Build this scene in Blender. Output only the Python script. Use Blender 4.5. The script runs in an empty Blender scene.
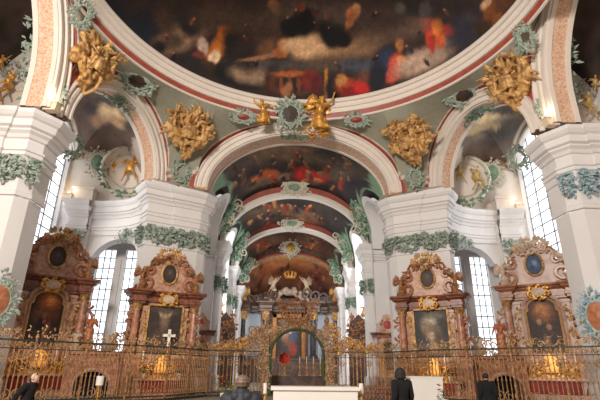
import bpy, bmesh, math, random
from math import sin, cos, pi, sqrt, radians, hypot, atan2
from mathutils import Vector, Matrix, noise
V = Vector
SC = bpy.context.scene
COL = SC.collection
rnd = random.Random(7)

# ------------------------------------------------------------------ helpers
def lin(c):
    c = c / 255.0
    return c / 12.92 if c <= 0.04045 else ((c + 0.055) / 1.055) ** 2.4
def rgb(r, g, b): return (lin(r), lin(g), lin(b), 1.0)

def mat(name, base, rough=0.6, metal=0.0, var=0.12, scale=3.0, base2=None, bump=0.0, bscale=8.0, emit=None, estr=0.0, stretch=None):
    m = bpy.data.materials.new(name); m.use_nodes = True
    nt = m.node_tree; N = nt.nodes; L = nt.links
    b = N['Principled BSDF']
    b.inputs['Roughness'].default_value = rough; b.inputs['Metallic'].default_value = metal
    tc = N.new('ShaderNodeTexCoord'); src = tc.outputs['Object']
    if stretch:
        mp = N.new('ShaderNodeMapping'); mp.inputs['Scale'].default_value = stretch
        L.new(src, mp.inputs['Vector']); src = mp.outputs['Vector']
    nz = N.new('ShaderNodeTexNoise'); nz.inputs['Scale'].default_value = scale; nz.inputs['Detail'].default_value = 5
    nz.inputs['Distortion'].default_value = 0.8 if base2 else 0.1
    L.new(src, nz.inputs['Vector'])
    rp = N.new('ShaderNodeValToRGB')
    c2 = base2 or tuple(x * (1 - var) for x in base[:3]) + (1,)
    rp.color_ramp.elements[0].position = 0.36; rp.color_ramp.elements[0].color = c2
    rp.color_ramp.elements[1].position = 0.62; rp.color_ramp.elements[1].color = base
    L.new(nz.outputs['Fac'], rp.inputs['Fac']); L.new(rp.outputs['Color'], b.inputs['Base Color'])
    if bump:
        n2 = N.new('ShaderNodeTexNoise'); n2.inputs['Scale'].default_value = bscale; n2.inputs['Detail'].default_value = 4
        L.new(src, n2.inputs['Vector'])
        bp = N.new('ShaderNodeBump'); bp.inputs['Strength'].default_value = bump; bp.inputs['Distance'].default_value = 0.05
        L.new(n2.outputs['Fac'], bp.inputs['Height']); L.new(bp.outputs['Normal'], b.inputs['Normal'])
    if emit:
        b.inputs['Emission Color'].default_value = emit; b.inputs['Emission Strength'].default_value = estr
    return m

def vmat(name, rough=0.75, gran=0.25, scale=4.0):
    """painted surface: colours live on the mesh, a fine noise breaks them up"""
    m = bpy.data.materials.new(name); m.use_nodes = True
    nt = m.node_tree; N = nt.nodes; L = nt.links; b = N['Principled BSDF']
    b.inputs['Roughness'].default_value = rough
    at_ = N.new('ShaderNodeVertexColor'); at_.layer_name = 'Col'
    tc = N.new('ShaderNodeTexCoord'); nz = N.new('ShaderNodeTexNoise')
    nz.inputs['Scale'].default_value = scale; nz.inputs['Detail'].default_value = 6; nz.inputs['Distortion'].default_value = 1.2
    L.new(tc.outputs['Object'], nz.inputs['Vector'])
    mr = N.new('ShaderNodeMapRange'); mr.inputs[1].default_value = 0.3; mr.inputs[2].default_value = 0.7
    mr.inputs[3].default_value = 1 - gran; mr.inputs[4].default_value = 1 + gran
    L.new(nz.outputs['Fac'], mr.inputs[0])
    mx = N.new('ShaderNodeVectorMath'); mx.operation = 'SCALE'
    L.new(at_.outputs['Color'], mx.inputs[0]); L.new(mr.outputs[0], mx.inputs['Scale'])
    L.new(mx.outputs[0], b.inputs['Base Color'])
    return m

class M:
    def __init__(s): s.v = []; s.f = []; s.c = None
    def add(s, vs, fs):
        o = len(s.v); s.v.extend([tuple(p) for p in vs]); s.f.extend([tuple(i + o for i in f) for f in fs]); return s
    def box(s, c, d, R=None):
        x, y, z = d[0] / 2, d[1] / 2, d[2] / 2
        vs = [V((i * x, j * y, k * z)) for k in (-1, 1) for j in (-1, 1) for i in (-1, 1)]
        if R: vs = [R @ p for p in vs]
        return s.add([p + V(c) for p in vs], [(0, 2, 3, 1), (4, 5, 7, 6), (0, 1, 5, 4), (2, 6, 7, 3), (0, 4, 6, 2), (1, 3, 7, 5)])
    def grid(s, fn, nu, nv):
        vs = [fn(i / nu, j / nv) for j in range(nv + 1) for i in range(nu + 1)]
        w = nu + 1
        return s.add(vs, [(j * w + i, j * w + i + 1, (j + 1) * w + i + 1, (j + 1) * w + i) for j in range(nv) for i in range(nu)])
    def tube(s, path, r, n=6, cap=True, closed=False):
        P = [V(p) for p in path]; k = len(P)
        rs = r if isinstance(r, (list, tuple)) else [r] * k
        vs = []; pn = None
        for i, p in enumerate(P):
            t = (P[(i + 1) % k] - P[i - 1]) if closed else (P[min(i + 1, k - 1)] - P[max(i - 1, 0)])
            t = t.normalized() if t.length > 1e-9 else V((0, 0, 1))
            if pn is None:
                pn = t.cross(V((0, 0, 1)) if abs(t.z) < 0.9 else V((1, 0, 0))).normalized()
            else:
                pn = (pn - t * pn.dot(t)); pn = pn.normalized() if pn.length > 1e-6 else t.cross(V((0, .3, 1))).normalized()
            q = t.cross(pn)
            vs += [p + (pn * cos(2 * pi * a / n) + q * sin(2 * pi * a / n)) * rs[i] for a in range(n)]
        fs = [(i * n + a, i * n + (a + 1) % n, ((i + 1) % k) * n + (a + 1) % n, ((i + 1) % k) * n + a) for i in range(k if closed else k - 1) for a in range(n)]
        if cap and not closed: fs += [tuple(range(n - 1, -1, -1)), tuple((k - 1) * n + a for a in range(n))]
        return s.add(vs, fs)
    def lathe(s, prof, c=(0, 0, 0), n=12, sx=1.0, sy=1.0):
        vs = [(c[0] + r * cos(2 * pi * a / n) * sx, c[1] + r * sin(2 * pi * a / n) * sy, c[2] + z) for r, z in prof for a in range(n)]
        fs = [(i * n + a, i * n + (a + 1) % n, (i + 1) * n + (a + 1) % n, (i + 1) * n + a) for i in range(len(prof) - 1) for a in range(n)]
        fs += [tuple(range(n - 1, -1, -1)), tuple((len(prof) - 1) * n + a for a in range(n))]
        return s.add(vs, fs)
    def prism(s, poly, y0, y1):
        """polygon given in (x, z), extruded along y"""
        n = len(poly)
        vs = [(x, y0, z) for x, z in poly] + [(x, y1, z) for x, z in poly]
        return s.add(vs, [tuple(range(n)), tuple(range(2 * n - 1, n - 1, -1))] + [(i, i + n, (i + 1) % n + n, (i + 1) % n) for i in range(n)])
    def xf(s, Mx):
        s.v = [tuple(Mx @ V(p)) for p in s.v]; return s
    def join(s, o): return s.add(o.v, o.f)
    def mesh(s, name, m, mirror=False, smooth=False):
        me = bpy.data.meshes.new(name)
        vs = [(-x, y, z) for x, y, z in s.v] if mirror else s.v
        fs = [tuple(reversed(f)) for f in s.f] if mirror else s.f
        me.from_pydata(vs, [], fs)
        if s.c:
            a = me.color_attributes.new('Col', 'FLOAT_COLOR', 'POINT')
            a.data.foreach_set('color', [x for c in s.c for x in c])
        me.materials.append(m)
        if smooth: me.polygons.foreach_set('use_smooth', [True] * len(me.polygons))
        me.update(); return me
    def build(s, name, m, parent=None, mirror=False, smooth=False):
        o = bpy.data.objects.new(name, s.mesh(name, m, mirror, smooth)); COL.objects.link(o)
        if parent: o.parent = parent
        return o

def tag(o, label=None, cat=None, group=None, kind=None):
    for k, v in (('label', label), ('category', cat), ('group', group), ('kind', kind)):
        if v: o[k] = v
    return o
def st(o): o['kind'] = 'structure'; return o
def empty(name, loc, rz=0, label=None, cat=None, group=None, parent=None):
    o = bpy.data.objects.new(name, None); COL.objects.link(o); o.empty_display_size = 0.2
    o.location = loc; o.rotation_euler = (0, 0, rz)
    if parent: o.parent = parent
    return tag(o, label, cat, group)
def copy_tree(o, parent=None):
    c = o.copy(); COL.objects.link(c)
    if parent: c.parent = parent
    for ch in list(o.children): copy_tree(ch, c)
    return c
def put(o, loc, rz=0, label=None, group=None, sc=None):
    o.location = loc; o.rotation_euler = (0, 0, rz)
    if sc: o.scale = sc if isinstance(sc, (tuple, list)) else (sc,) * 3
    if label: o['label'] = label
    if group: o['group'] = group
    return o

# ------------------------------------------------------------------ camera
F = 442.0; TH = radians(21.0); PSI = radians(2.1); RO = radians(0.6); CAM = V((-1.0, 0, 1.6))
fw = V((sin(PSI) * cos(TH), cos(PSI) * cos(TH), sin(TH))); r0 = V((cos(PSI), -sin(PSI), 0)); u0 = r0.cross(fw)
rt = cos(RO) * r0 + sin(RO) * u0; up = cos(RO) * u0 - sin(RO) * r0
cd = bpy.data.cameras.new('camera'); cam = bpy.data.objects.new('camera', cd); COL.objects.link(cam)
cd.sensor_width = 36; cd.lens = F * 36 / 600; cd.clip_end = 500
mw = Matrix((rt, up, -fw)).transposed().to_4x4(); mw.translation = CAM; cam.matrix_world = mw
SC.camera = cam
def proj(p):
    d = V(p) - CAM; z = max(d.dot(fw), 0.1)
    return 300 + F * d.dot(rt) / z, 200 - F * d.dot(up) / z

# ------------------------------------------------------------------ materials
white = mat('white_plaster', rgb(226, 221, 218), 0.6, var=0.04, scale=0.6)
cream = mat('cream_plaster', rgb(226, 214, 202), 0.6, var=0.05, scale=0.8)
pinkst = mat('pink_stucco', rgb(226, 200, 176), 0.6, base2=rgb(202, 142, 106), scale=9, bump=0.6, bscale=9)
redm = mat('red_stucco', rgb(168, 80, 62), 0.5, var=0.25, scale=2)
greenst = mat('green_stucco', rgb(128, 156, 130), 0.7, var=0.35, scale=1.5)
tealst = mat('grey_green_stucco', rgb(172, 182, 168), 0.7, base2=rgb(122, 140, 124), scale=5)
bluest = mat('blue_grey_stucco', rgb(174, 194, 200), 0.7, base2=rgb(122, 150, 158), scale=5)
palest = mat('pale_stucco', rgb(214, 206, 186), 0.6, var=0.2, scale=2)
gold = mat('gilding', rgb(220, 172, 106), 0.5, 0.1, base2=rgb(134, 92, 50), scale=4, bump=.7, bscale=6)
goldb = mat('bright_gilding', rgb(236, 178, 84), 0.42, 0.3, base2=rgb(160, 100, 38), scale=4)
stonef = mat('floor_stone', rgb(150, 138, 122), 0.5, var=0.2, scale=0.7)
paint = vmat('fresco_paint', 0.8, 0.14, 4.0)
paintf = vmat('fresco_plain', 0.7, 0.08, 1.5)
paintc = vmat('canvas_paint', 0.6, 0.4, 5.0)
glass = mat('window_glass_daylight', rgb(235, 240, 250), 0.3, var=0.02, emit=(0.90, 0.95, 1.0, 1), estr=1.45)
lead = mat('window_lead', rgb(126, 130, 138), 0.5)

# ------------------------------------------------------------------ painting
def smooth01(x): x = max(0.0, min(1.0, x)); return x * x * (3 - 2 * x)
def strokes(txt):
    out = []
    for ln in txt.strip().splitlines():
        p = [float(q) for q in ln.split()]
        a = radians(p[4]); out.append((p[0], p[1], p[2], p[3], cos(a), sin(a), lin(p[5]), lin(p[6]), lin(p[7]), p[8] if len(p) > 8 else 0.5))
    return out
def brush(x, y, base, S, warp=3.0, wf=0.09, seed=0.0, tone=0.25):
    n1 = noise.noise_vector(V((x * wf, y * wf, seed))); n2 = noise.noise_vector(V((x * wf * 3, y * wf * 3, seed + 9)))
    x += warp * (n1.x + 0.5 * n2.x); y += warp * (n1.y + 0.5 * n2.y)
    t = 1 + tone * (n1.z + n2.z)
    c = [base[0], base[1], base[2]]
    for sx, sy, rx, ry, ca, sa, r, g, b, soft in S:
        dx, dy = x - sx, y - sy
        if abs(dx) > 2 * max(rx, ry) + 2 or abs(dy) > 2 * max(rx, ry) + 2: continue
        d = hypot((dx * ca + dy * sa) / rx, (-dx * sa + dy * ca) / ry)
        k = 1 - smooth01((d - (1 - soft)) / (2 * soft)) if soft > 0 else (1 if d < 1 else 0)
        if k > 0: c[0] += (r - c[0]) * k; c[1] += (g - c[1]) * k; c[2] += (b - c[2]) * k
    return (c[0] * t, c[1] * t, c[2] * t, 1.0)
def figures(n, x0, x1, y0, y1, pal, smin, smax, seed):
    """small groups of painted people: a draped body, a paler face"""
    r = random.Random(seed); S = []
    for _ in range(n):
        x, y = r.uniform(x0, x1), r.uniform(y0, y1); s = r.uniform(smin, smax); a = radians(r.uniform(-50, 50)); c = r.choice(pal)
        k = r.uniform(0.7, 1.1)
        S.append((x, y, s * .55, s, cos(a), sin(a), lin(c[0]) * k, lin(c[1]) * k, lin(c[2]) * k, 0.35))
        S.append((x + s * .3, y + s * .2, s * .2, s * .7, cos(a), sin(a), lin(c[0]) * .4, lin(c[1]) * .4, lin(c[2]) * .4, 0.5))
        S.append((x - s * .2 + sin(a) * s, y - cos(a) * s, s * .25, s * .28, 1, 0, lin(165), lin(120), lin(88), 0.35))
    return S
# ------------------------------------------------------------------ room shell
RC = V((0, 16.86, 0))
m = M(); m.add([(-26, -4, 0), (26, -4, 0), (26, 70, 0), (-26, 70, 0)], [(0, 1, 2, 3)])
st(m.build('floor', stonef))

def sweep(curve, nrm, axis, prof, closed_prof=False):
    """prof: list of (radial, depth); curve points with their radial normals"""
    m = M(); k = len(prof); A = V(axis)
    m.add([p + n * a + A * d for p, n in zip(curve, nrm) for a, d in prof],
          [(i * k + j, i * k + (j + 1) % k, (i + 1) * k + (j + 1) % k, (i + 1) * k + j) for i in range(len(curve) - 1) for j in range(k if closed_prof else k - 1)])
    return m
def arch_curve(c, e, a, b, n=48, t0=0.0, t1=pi, leg=0.0):
    """half ellipse in the vertical plane through c along unit e; returns points and outward normals"""
    c = V(c); e = V(e).normalized(); P = []; Nn = []
    ts = [t0 + (t1 - t0) * i / n for i in range(n + 1)]
    if leg: P.append(c + e * a * cos(t0) - V((0, 0, leg))); Nn.append(e * (1 if cos(t0) > 0 else -1))
    for t in ts:
        P.append(c + e * a * cos(t) + V((0, 0, b * sin(t)))); q = e * cos(t) / a + V((0, 0, sin(t) / b)); Nn.append(q.normalized())
    if leg: P.append(c + e * a * cos(t1) - V((0, 0, leg))); Nn.append(e * (1 if cos(t1) > 0 else -1))
    return P, Nn

def plan_sweep(path, prof, smooth=False):
    """path (x, y) with the room on its right-hand side; prof (out, z)"""
    P = [V((x, y, 0)) for x, y in path]; n = len(P); nr = []
    for i in range(n):
        a = (P[i] - P[i - 1]).normalized() if i else None; b = (P[i + 1] - P[i]).normalized() if i < n - 1 else None
        na = V((a.y, -a.x, 0)) if a else None; nb = V((b.y, -b.x, 0)) if b else None
        if na and nb:
            q = (na + nb); q = q.normalized() if q.length > 1e-4 else na; q = q / max(0.45, q.dot(na))
        else: q = na or nb
        nr.append(q)
    m = M(); k = len(prof)
    m.add([P[i] + nr[i] * o + V((0, 0, z)) for i in range(n) for o, z in prof],
          [(i * k + j, (i + 1) * k + j, (i + 1) * k + j + 1, i * k + j + 1) for i in range(n - 1) for j in range(k - 1)])
    return m
ENT = [(0.0, 9.3), (0.10, 9.32), (0.10, 9.55), (0.03, 9.6), (0.03, 10.95), (0.12, 11.0), (0.12, 11.35), (0.2, 11.4), (0.2, 11.62), (0.28, 11.66), (0.28, 11.8),
       (0.12, 11.85), (0.12, 12.45), (0.22, 12.5), (0.3, 12.7), (0.46, 12.85), (0.46, 12.95), (0.62, 13.05), (0.66, 13.45), (0.78, 13.55), (0.9, 13.75), (0.92, 14.0), (-1.5, 14.02)]
def ent(k=1.0, top=13.62, lo=0.0): return [(o * k, z if z < 11.4 else 11.4 + (z - 11.4) * (top - 11.4) / 2.6) for o, z in ENT if z >= lo]

# piers nearest to the camera on each side, then the diagonal piers with the concave walls
NEAR = [(13.6, 22.2), (13.6, 20.9), (14.0, 20.3), (15.2, 20.3), (15.2, 20.15), (17.0, 20.15), (17.0, 20.3), (19.5, 20.3)]
NEARB = [(13.62, 22.1), (13.62, 20.9), (14.02, 20.32), (19.5, 20.32)]
DIAG = [(6.75, 32.3), (6.75, 31.5), (7.15, 30.85), (8.7, 29.93), (8.76, 30.03), (10.35, 29.05), (10.95, 29.85), (11.05, 30.8)]
CONC = [(11.05, 30.8), (11.7, 31.75), (12.6, 32.5), (13.7, 32.95), (14.9, 33.15), (15.9, 33.15)]
CORN = [(15.9, 33.15), (16.0, 32.8), (17.3, 32.6), (17.45, 33.0), (18.3, 33.0)]
WINX = 18.3
for mir in (False, True):
    sd = 'left' if mir else 'right'
    base = [(0.25, 0), (0.25, 0.9), (0.12, 1.05), (0.0, 1.15), (0.0, 9.3)]
    m = plan_sweep(NEARB, [(.1, 0), (.1, 1.0), (0, 1.1), (0, 9.3)]); m.join(plan_sweep(NEAR, ent()))
    m.add([(13.2, 22.6, 13.67), (19.5, 22.6, 13.67), (19.5, 19.6, 13.67), (13.2, 19.6, 13.67)], [(0, 1, 2, 3)])
    st(m.build('wall_%s_near_pier' % sd, white, mirror=mir))
    m = plan_sweep(DIAG, base); m.join(plan_sweep(DIAG, ent(.78))); m.join(plan_sweep(DIAG[:4], [(.1, 13.6), (.1, 14.0), (-1, 14.02)])); m.join(plan_sweep(DIAG[3:], [(.1, 13.6), (.1, 14.0), (-1, 14.02)]))
    m.add([(6.3, 32.3, 14.01), (6.3, 31, 14.01), (10.2, 28.7, 14.01), (12, 31, 14.01), (12, 32.3, 14.01)], [(0, 1, 2, 3, 4)]); m.add([(6.75, 32.3, 0), (11, 32.3, 0), (11, 32.3, 14), (6.75, 32.3, 14)], [(0, 1, 2, 3)])
    st(m.build('wall_%s_diagonal_pier' % sd, white, mirror=mir))
    # concave wall: entablature on top, round-headed opening below
    cp = []
    for i in range(len(CONC) - 1):
        for k in range(6):
            t = k / 6; cp.append((CONC[i][0] * (1 - t) + CONC[i + 1][0] * t, CONC[i][1] * (1 - t) + CONC[i + 1][1] * t))
    cp.append(CONC[-1]); m = plan_sweep(cp, ent(0.72, 13.62, 10.99))
    P = [V((x, y, 0)) for x, y in cp]
    def zo(x):
        u = (x - 13.5) / 2.05
        return 8.6 + 2.1 * sqrt(max(0, 1 - u * u)) if abs(u) < 1 else 0.0
    for i in range(len(P) - 1):
        a, b = P[i], P[i + 1]; za, zb = zo(a.x), zo(b.x)
        if (za == 0) != (zb == 0): za = zb = 0.0 if i < 4 or i > len(P) - 4 else max(za, zb, 8.6)
        m.add([a + V((0, 0, za)), b + V((0, 0, zb)), b + V((0, 0, 11.0)), a + V((0, 0, 11.0))], [(0, 1, 2, 3)])
        if za and zb:
            D = V((0.1, 1.1, 0)); m.add([a + V((0, 0, za)), b + V((0, 0, zb)), b + D + V((0, 0, zb)), a + D + V((0, 0, za))], [(0, 3, 2, 1)])
    m.v = [(x, y, z) for x, y, z in m.v]
    st(m.build('wall_%s_concave' % sd, white, mirror=mir))
    m = plan_sweep(CORN, [(0, 0), (0, 9.2)]); m.join(plan_sweep(CORN[1:4], [(0, 9.2)] + [(o, z) for o, z in ent(0.8)]))
    m.join(plan_sweep([CORN[0], CORN[1]], ent(.5))).join(plan_sweep(CORN[3:], ent(.25)))
    st(m.build('wall_%s_corner_pilaster' % sd, white, mirror=mir))
    # outer wall with the tall round-headed window
    y0, y1, zs, zt = 27.4, 32.7, 8.0, 17.2
    m = M()
    m.add([(WINX, 33, 0), (WINX, 20, 0), (WINX, 20, zs), (WINX, 33, zs)], [(0, 1, 2, 3)])
    m.add([(WINX, 33, zs), (WINX, y1, zs), (WINX, y1, zt), (WINX, 33, zt)], [(0, 1, 2, 3)])
    m.add([(WINX, y0, zs), (WINX, 20, zs), (WINX, 20, zt), (WINX, y0, zt)], [(0, 1, 2, 3)])
    cy = (y0 + y1) / 2; rr = (y1 - y0) / 2; ar = [(cy + rr * cos(pi * i / 16), zt + rr * sin(pi * i / 16)) for i in range(17)]
    for i in range(16):
        m.add([(WINX, ar[i][0], ar[i][1]), (WINX, ar[i + 1][0], ar[i + 1][1]), (WINX, ar[i + 1][0], 20.5), (WINX, ar[i][0], 20.5)], [(0, 1, 2, 3)])
        m.add([(WINX, ar[i][0], ar[i][1]), (WINX, ar[i + 1][0], ar[i + 1][1]), (WINX + .5, ar[i + 1][0], ar[i + 1][1]), (WINX + .5, ar[i][0], ar[i][1])], [(0, 1, 2, 3)])
    m.add([(WINX, 33, zt), (WINX, y1, zt), (WINX, y1, 20.5), (WINX, 33, 20.5)], [(0, 1, 2, 3)])
    m.add([(WINX, y0, zt), (WINX, 20, zt), (WINX, 20, 20.5), (WINX, y0, 20.5)], [(0, 1, 2, 3)])
    for yy in (y0, y1): m.add([(WINX, yy, zs), (WINX + .5, yy, zs), (WINX + .5, yy, zt), (WINX, yy, zt)], [(0, 1, 2, 3)])
    st(m.build('wall_%s_outer' % sd, white, mirror=mir))
    m = M(); xg = WINX + .45
    poly = [(xg, y0, zs), (xg, y1, zs)] + [(xg, a, b) for a, b in ar]
    m.add(poly, [tuple(range(len(poly)))])
    w = st(m.build('window_%d' % (2 if mir else 1), glass, mirror=mir))
    m = M(); nb = 4
    for i in range(nb + 1):
        yy = y0 + (y1 - y0) * i / nb; h = zt + sqrt(max(0, rr * rr - (yy - cy) ** 2))
        m.box((xg - .08, yy, (zs + h) / 2), (.07, .07, h - zs))
    for k in range(10):
        z = zs + .9 * k + .5
        if z < zt + .5: m.box((xg - .08, cy, z), (.06, y1 - y0, .07))
    m.build('window_bars', lead, w, mirror=mir)
    # back room behind the concave wall with its two lower windows
    m = M(); yb = 36.5
    wins = [(12.6, 14.1), (14.9, 16.4)]; z0, z1 = 2.4, 10.8
    xs = [11.0] + [q for ww in wins for q in ww] + [18.3]
    for i in range(0, len(xs), 2): m.add([(xs[i], yb, 0), (xs[i + 1], yb, 0), (xs[i + 1], yb, 13), (xs[i], yb, 13)], [(0, 1, 2, 3)])
    for a, b in wins:
        m.add([(a, yb, 0), (b, yb, 0), (b, yb, z0), (a, yb, z0)], [(0, 1, 2, 3)]); m.add([(a, yb, z1), (b, yb, z1), (b, yb, 13), (a, yb, 13)], [(0, 1, 2, 3)])
        for q in (a, b): m.add([(q, yb, z0), (q, yb + .4, z0), (q, yb + .4, z1), (q, yb, z1)], [(0, 1, 2, 3)])
    m.box((14.5, yb - .1, 5), (.34, .2, 10)); m.add([(18.3, 33, 0), (18.3, yb, 0), (18.3, yb, 13), (18.3, 33, 13)], [(0, 1, 2, 3)]); m.add([(11.05, 30.9, 0), (11.05, yb, 0), (11.05, yb, 13), (11.05, 30.9, 13)], [(0, 3, 2, 1)])
    m.add([(11, 33, 13), (18.3, 33, 13), (18.3, yb, 13), (11, yb, 13)], [(0, 1, 2, 3)])
    st(m.build('wall_%s_chapel_back' % sd, white, mirror=mir))
    for q, (a, b) in enumerate(wins):
        m = M(); m.add([(a, yb + .38, z0), (b, yb + .38, z0), (b, yb + .38, z1), (a, yb + .38, z1)], [(0, 1, 2, 3)])
        w = st(m.build('window_%d' % (3 + q + 2 * mir), glass, mirror=mir)); m = M()
        for i in range(4): m.box((a + (b - a) * i / 3, yb + .3, (z0 + z1) / 2), (.06, .08, z1 - z0))
        for k in range(10): m.box(((a + b) / 2, yb + .3, z0 + .86 * k), (b - a, .05, .075))
        m.build('window_bars', lead, w, mirror=mir)

# ------------------------------------------------------------------ arches
ntrim = [0]
def trim(m, mt, mirror=False, parent=None, name=None):
    if parent: return m.build(name, mt, parent, mirror=mirror)
    ntrim[0] += 1
    return st(m.build('trim_%d' % ntrim[0], mt, mirror=mirror))
FACE = [(0.0, 0.0), (0.0, -0.14), (0.14, -0.16), (0.18, -0.1), (0.38, -0.1), (0.42, -0.22), (0.6, -0.24), (0.66, -0.12), (0.78, -0.12), (0.85, -0.3), (0.95, -0.3), (0.97, 0.0)]
def big_arch(c, e, a, b, wdt, depth, axis, mir=False, leg=0.0, mt=cream, panel=pinkst, t0=0.0, t1=pi, n=56):
    """white moulded face, pink ornamented soffit between two white ribs"""
    P, Nn = arch_curve(c, e, a, b, n, t0, t1, leg)
    k = wdt / 0.97
    f = sweep(P, Nn, axis, [(r * k, d) for r, d in FACE])
    for d0, d1 in ((0, .24), (depth - .28, depth)):
        f.join(sweep(P, Nn, axis, [(0.0, d0), (-.07, d0), (-.07, d1), (0.0, d1)]))
    f.join(sweep(P, Nn, axis, [(0.0, depth), (wdt, depth)]))
    o = trim(f, mt, mir)
    g = sweep(P, Nn, axis, [(-.005, .24), (-.005, depth - .28)])
    trim(g, panel, mir, o, 'soffit_panel')
    return P, Nn
CH = dict(c=(0, 30, 13.9), e=(1, 0, 0), a=6.75, b=4.7)
big_arch(CH['c'], CH['e'], CH['a'], CH['b'], 0.85, 1.8, (0, 1, 0))
SA = V((13.0, 20.4, 14.0)); SB = V((9.75, 29.55, 14.0))
Sc = (SA + SB) / 2; Se = (SA - SB).normalized(); Sax = V((-Se.y, Se.x, 0));
if Sax.x < 0: Sax = -Sax
Sr = (SA - SB).length / 2 - .85
for mir in (False, True):
    big_arch(Sc, Se, Sr, Sr + .05, 0.85, 1.25, Sax, mir)
    big_arch((13.0, 13.05, 15.25), (0, 1, 0), 6.4, 6.75, 1.05, 1.3, (1, 0, 0), mir, leg=1.5)
goldst = mat('gold_pink_stucco', rgb(190, 140, 92), .5, .1, var=.35, scale=2)
CHOIR = [(39.4, 6.45, 17.15, 12.3), (49.2, 6.45, 16.75, 12.2), (58.0, 6.35, 15.6, 11.6)]
for yy, a, zt, zs in CHOIR:
    P, Nn = arch_curve((0, yy, zs), (1, 0, 0), a, zt - zs, 48)
    o = trim(sweep(P, Nn, (0, 1, 0), [(0, .8), (0, 0), (.08, -.05), (.1, 0), (.24, 0), (.28, -.1), (.38, -.1), (.42, .8)]), cream if yy < 55 else goldst)
    trim(sweep(P, Nn, (0, 1, 0), [(.42, -.02), (.98 if yy < 55 else .66, -.02), (.98, .3)]), redm, False, o, 'red_band')
    if yy > 55: trim(sweep(P, Nn, (0, 1, 0), [(.7, .1), (2.2, .1)]), mat('painted_gable', rgb(112, 78, 60), .7, base2=rgb(62, 46, 42), scale=1.2), False, o, 'painted_gable')

# dome ring
def ring(prof, n=160):
    m = M(); k = len(prof)
    m.add([(RC.x + r * sin(2 * pi * i / n), RC.y + r * cos(2 * pi * i / n), z) for i in range(n) for r, z in prof],
          [(i * k + j, i * k + j + 1, ((i + 1) % n) * k + j + 1, ((i + 1) % n) * k + j) for i in range(n) for j in range(k - 1)])
    return m
o = trim(ring([(12.08, 19.1), (11.98, 19.12), (11.98, 19.26)]).join(ring([(11.9, 19.56), (11.78, 19.56), (11.74, 19.66), (11.82, 19.72), (11.78, 19.9), (11.66, 19.94), (11.64, 20.06), (11.72, 20.1), (11.68, 20.3), (11.52, 20.34), (11.46, 20.5), (11.5, 20.62), (11.7, 20.66)])), cream)
trim(ring([(11.99, 19.26), (11.9, 19.56)]), redm, False, o, 'red_band')

# pendentives between ring, arches and piers
def pend():
    ex = []   # boundary, from the choir arch crown outwards on the right
    P, _ = arch_curve(CH['c'], CH['e'], CH['a'] + .85, CH['b'] + .85, 40, pi / 2, 0); ex += P
    n0 = len(ex)
    for i in range(1, 8): ex.append(P[-1].lerp(SB, i / 8))
    Q, _ = arch_curve(Sc, Se, Sr + .85, Sr + .9, 64, pi, 0); ex += Q
    R_, _ = arch_curve((13.0, 13.05, 15.25), (0, 1, 0), 7.45, 7.8, 40, 0, pi * .26)
    for i in range(1, 6): ex.append(Q[-1].lerp(R_[0], i / 6))
    ex += R_
    arcs = P + Q + R_
    vs = []; cs = []; nv = 56
    gr, re, wh = rgb(150, 148, 130), rgb(162, 76, 60), rgb(215, 204, 192)
    for p in ex:
        az = V((p.x - RC.x, p.y - RC.y, 0)).normalized(); top = RC + az * 12.06 + V((0, 0, 19.14))
        for j in range(nv + 1):
            t = j / nv; q = V(p).lerp(top, t); q += az * (0.35 * sin(pi * t) * min(1, (top - V(p)).length / 4))
            d = min((q - a).length for a in arcs)
            c = re if d < .42 else wh if d < .52 else gr
            vs.append(q); cs.append(c)
    w = nv + 1
    fs = [(i * w + j, (i + 1) * w + j, (i + 1) * w + j + 1, i * w + j + 1) for i in range(len(ex) - 1) for j in range(nv)]
    return vs, fs, cs
vs, fs, cs = pend()
for mir in (False, True):
    m = M().add(vs, fs); m.c = cs
    st(m.build('ceiling_pendentives', paintf, mirror=mir))
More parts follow.
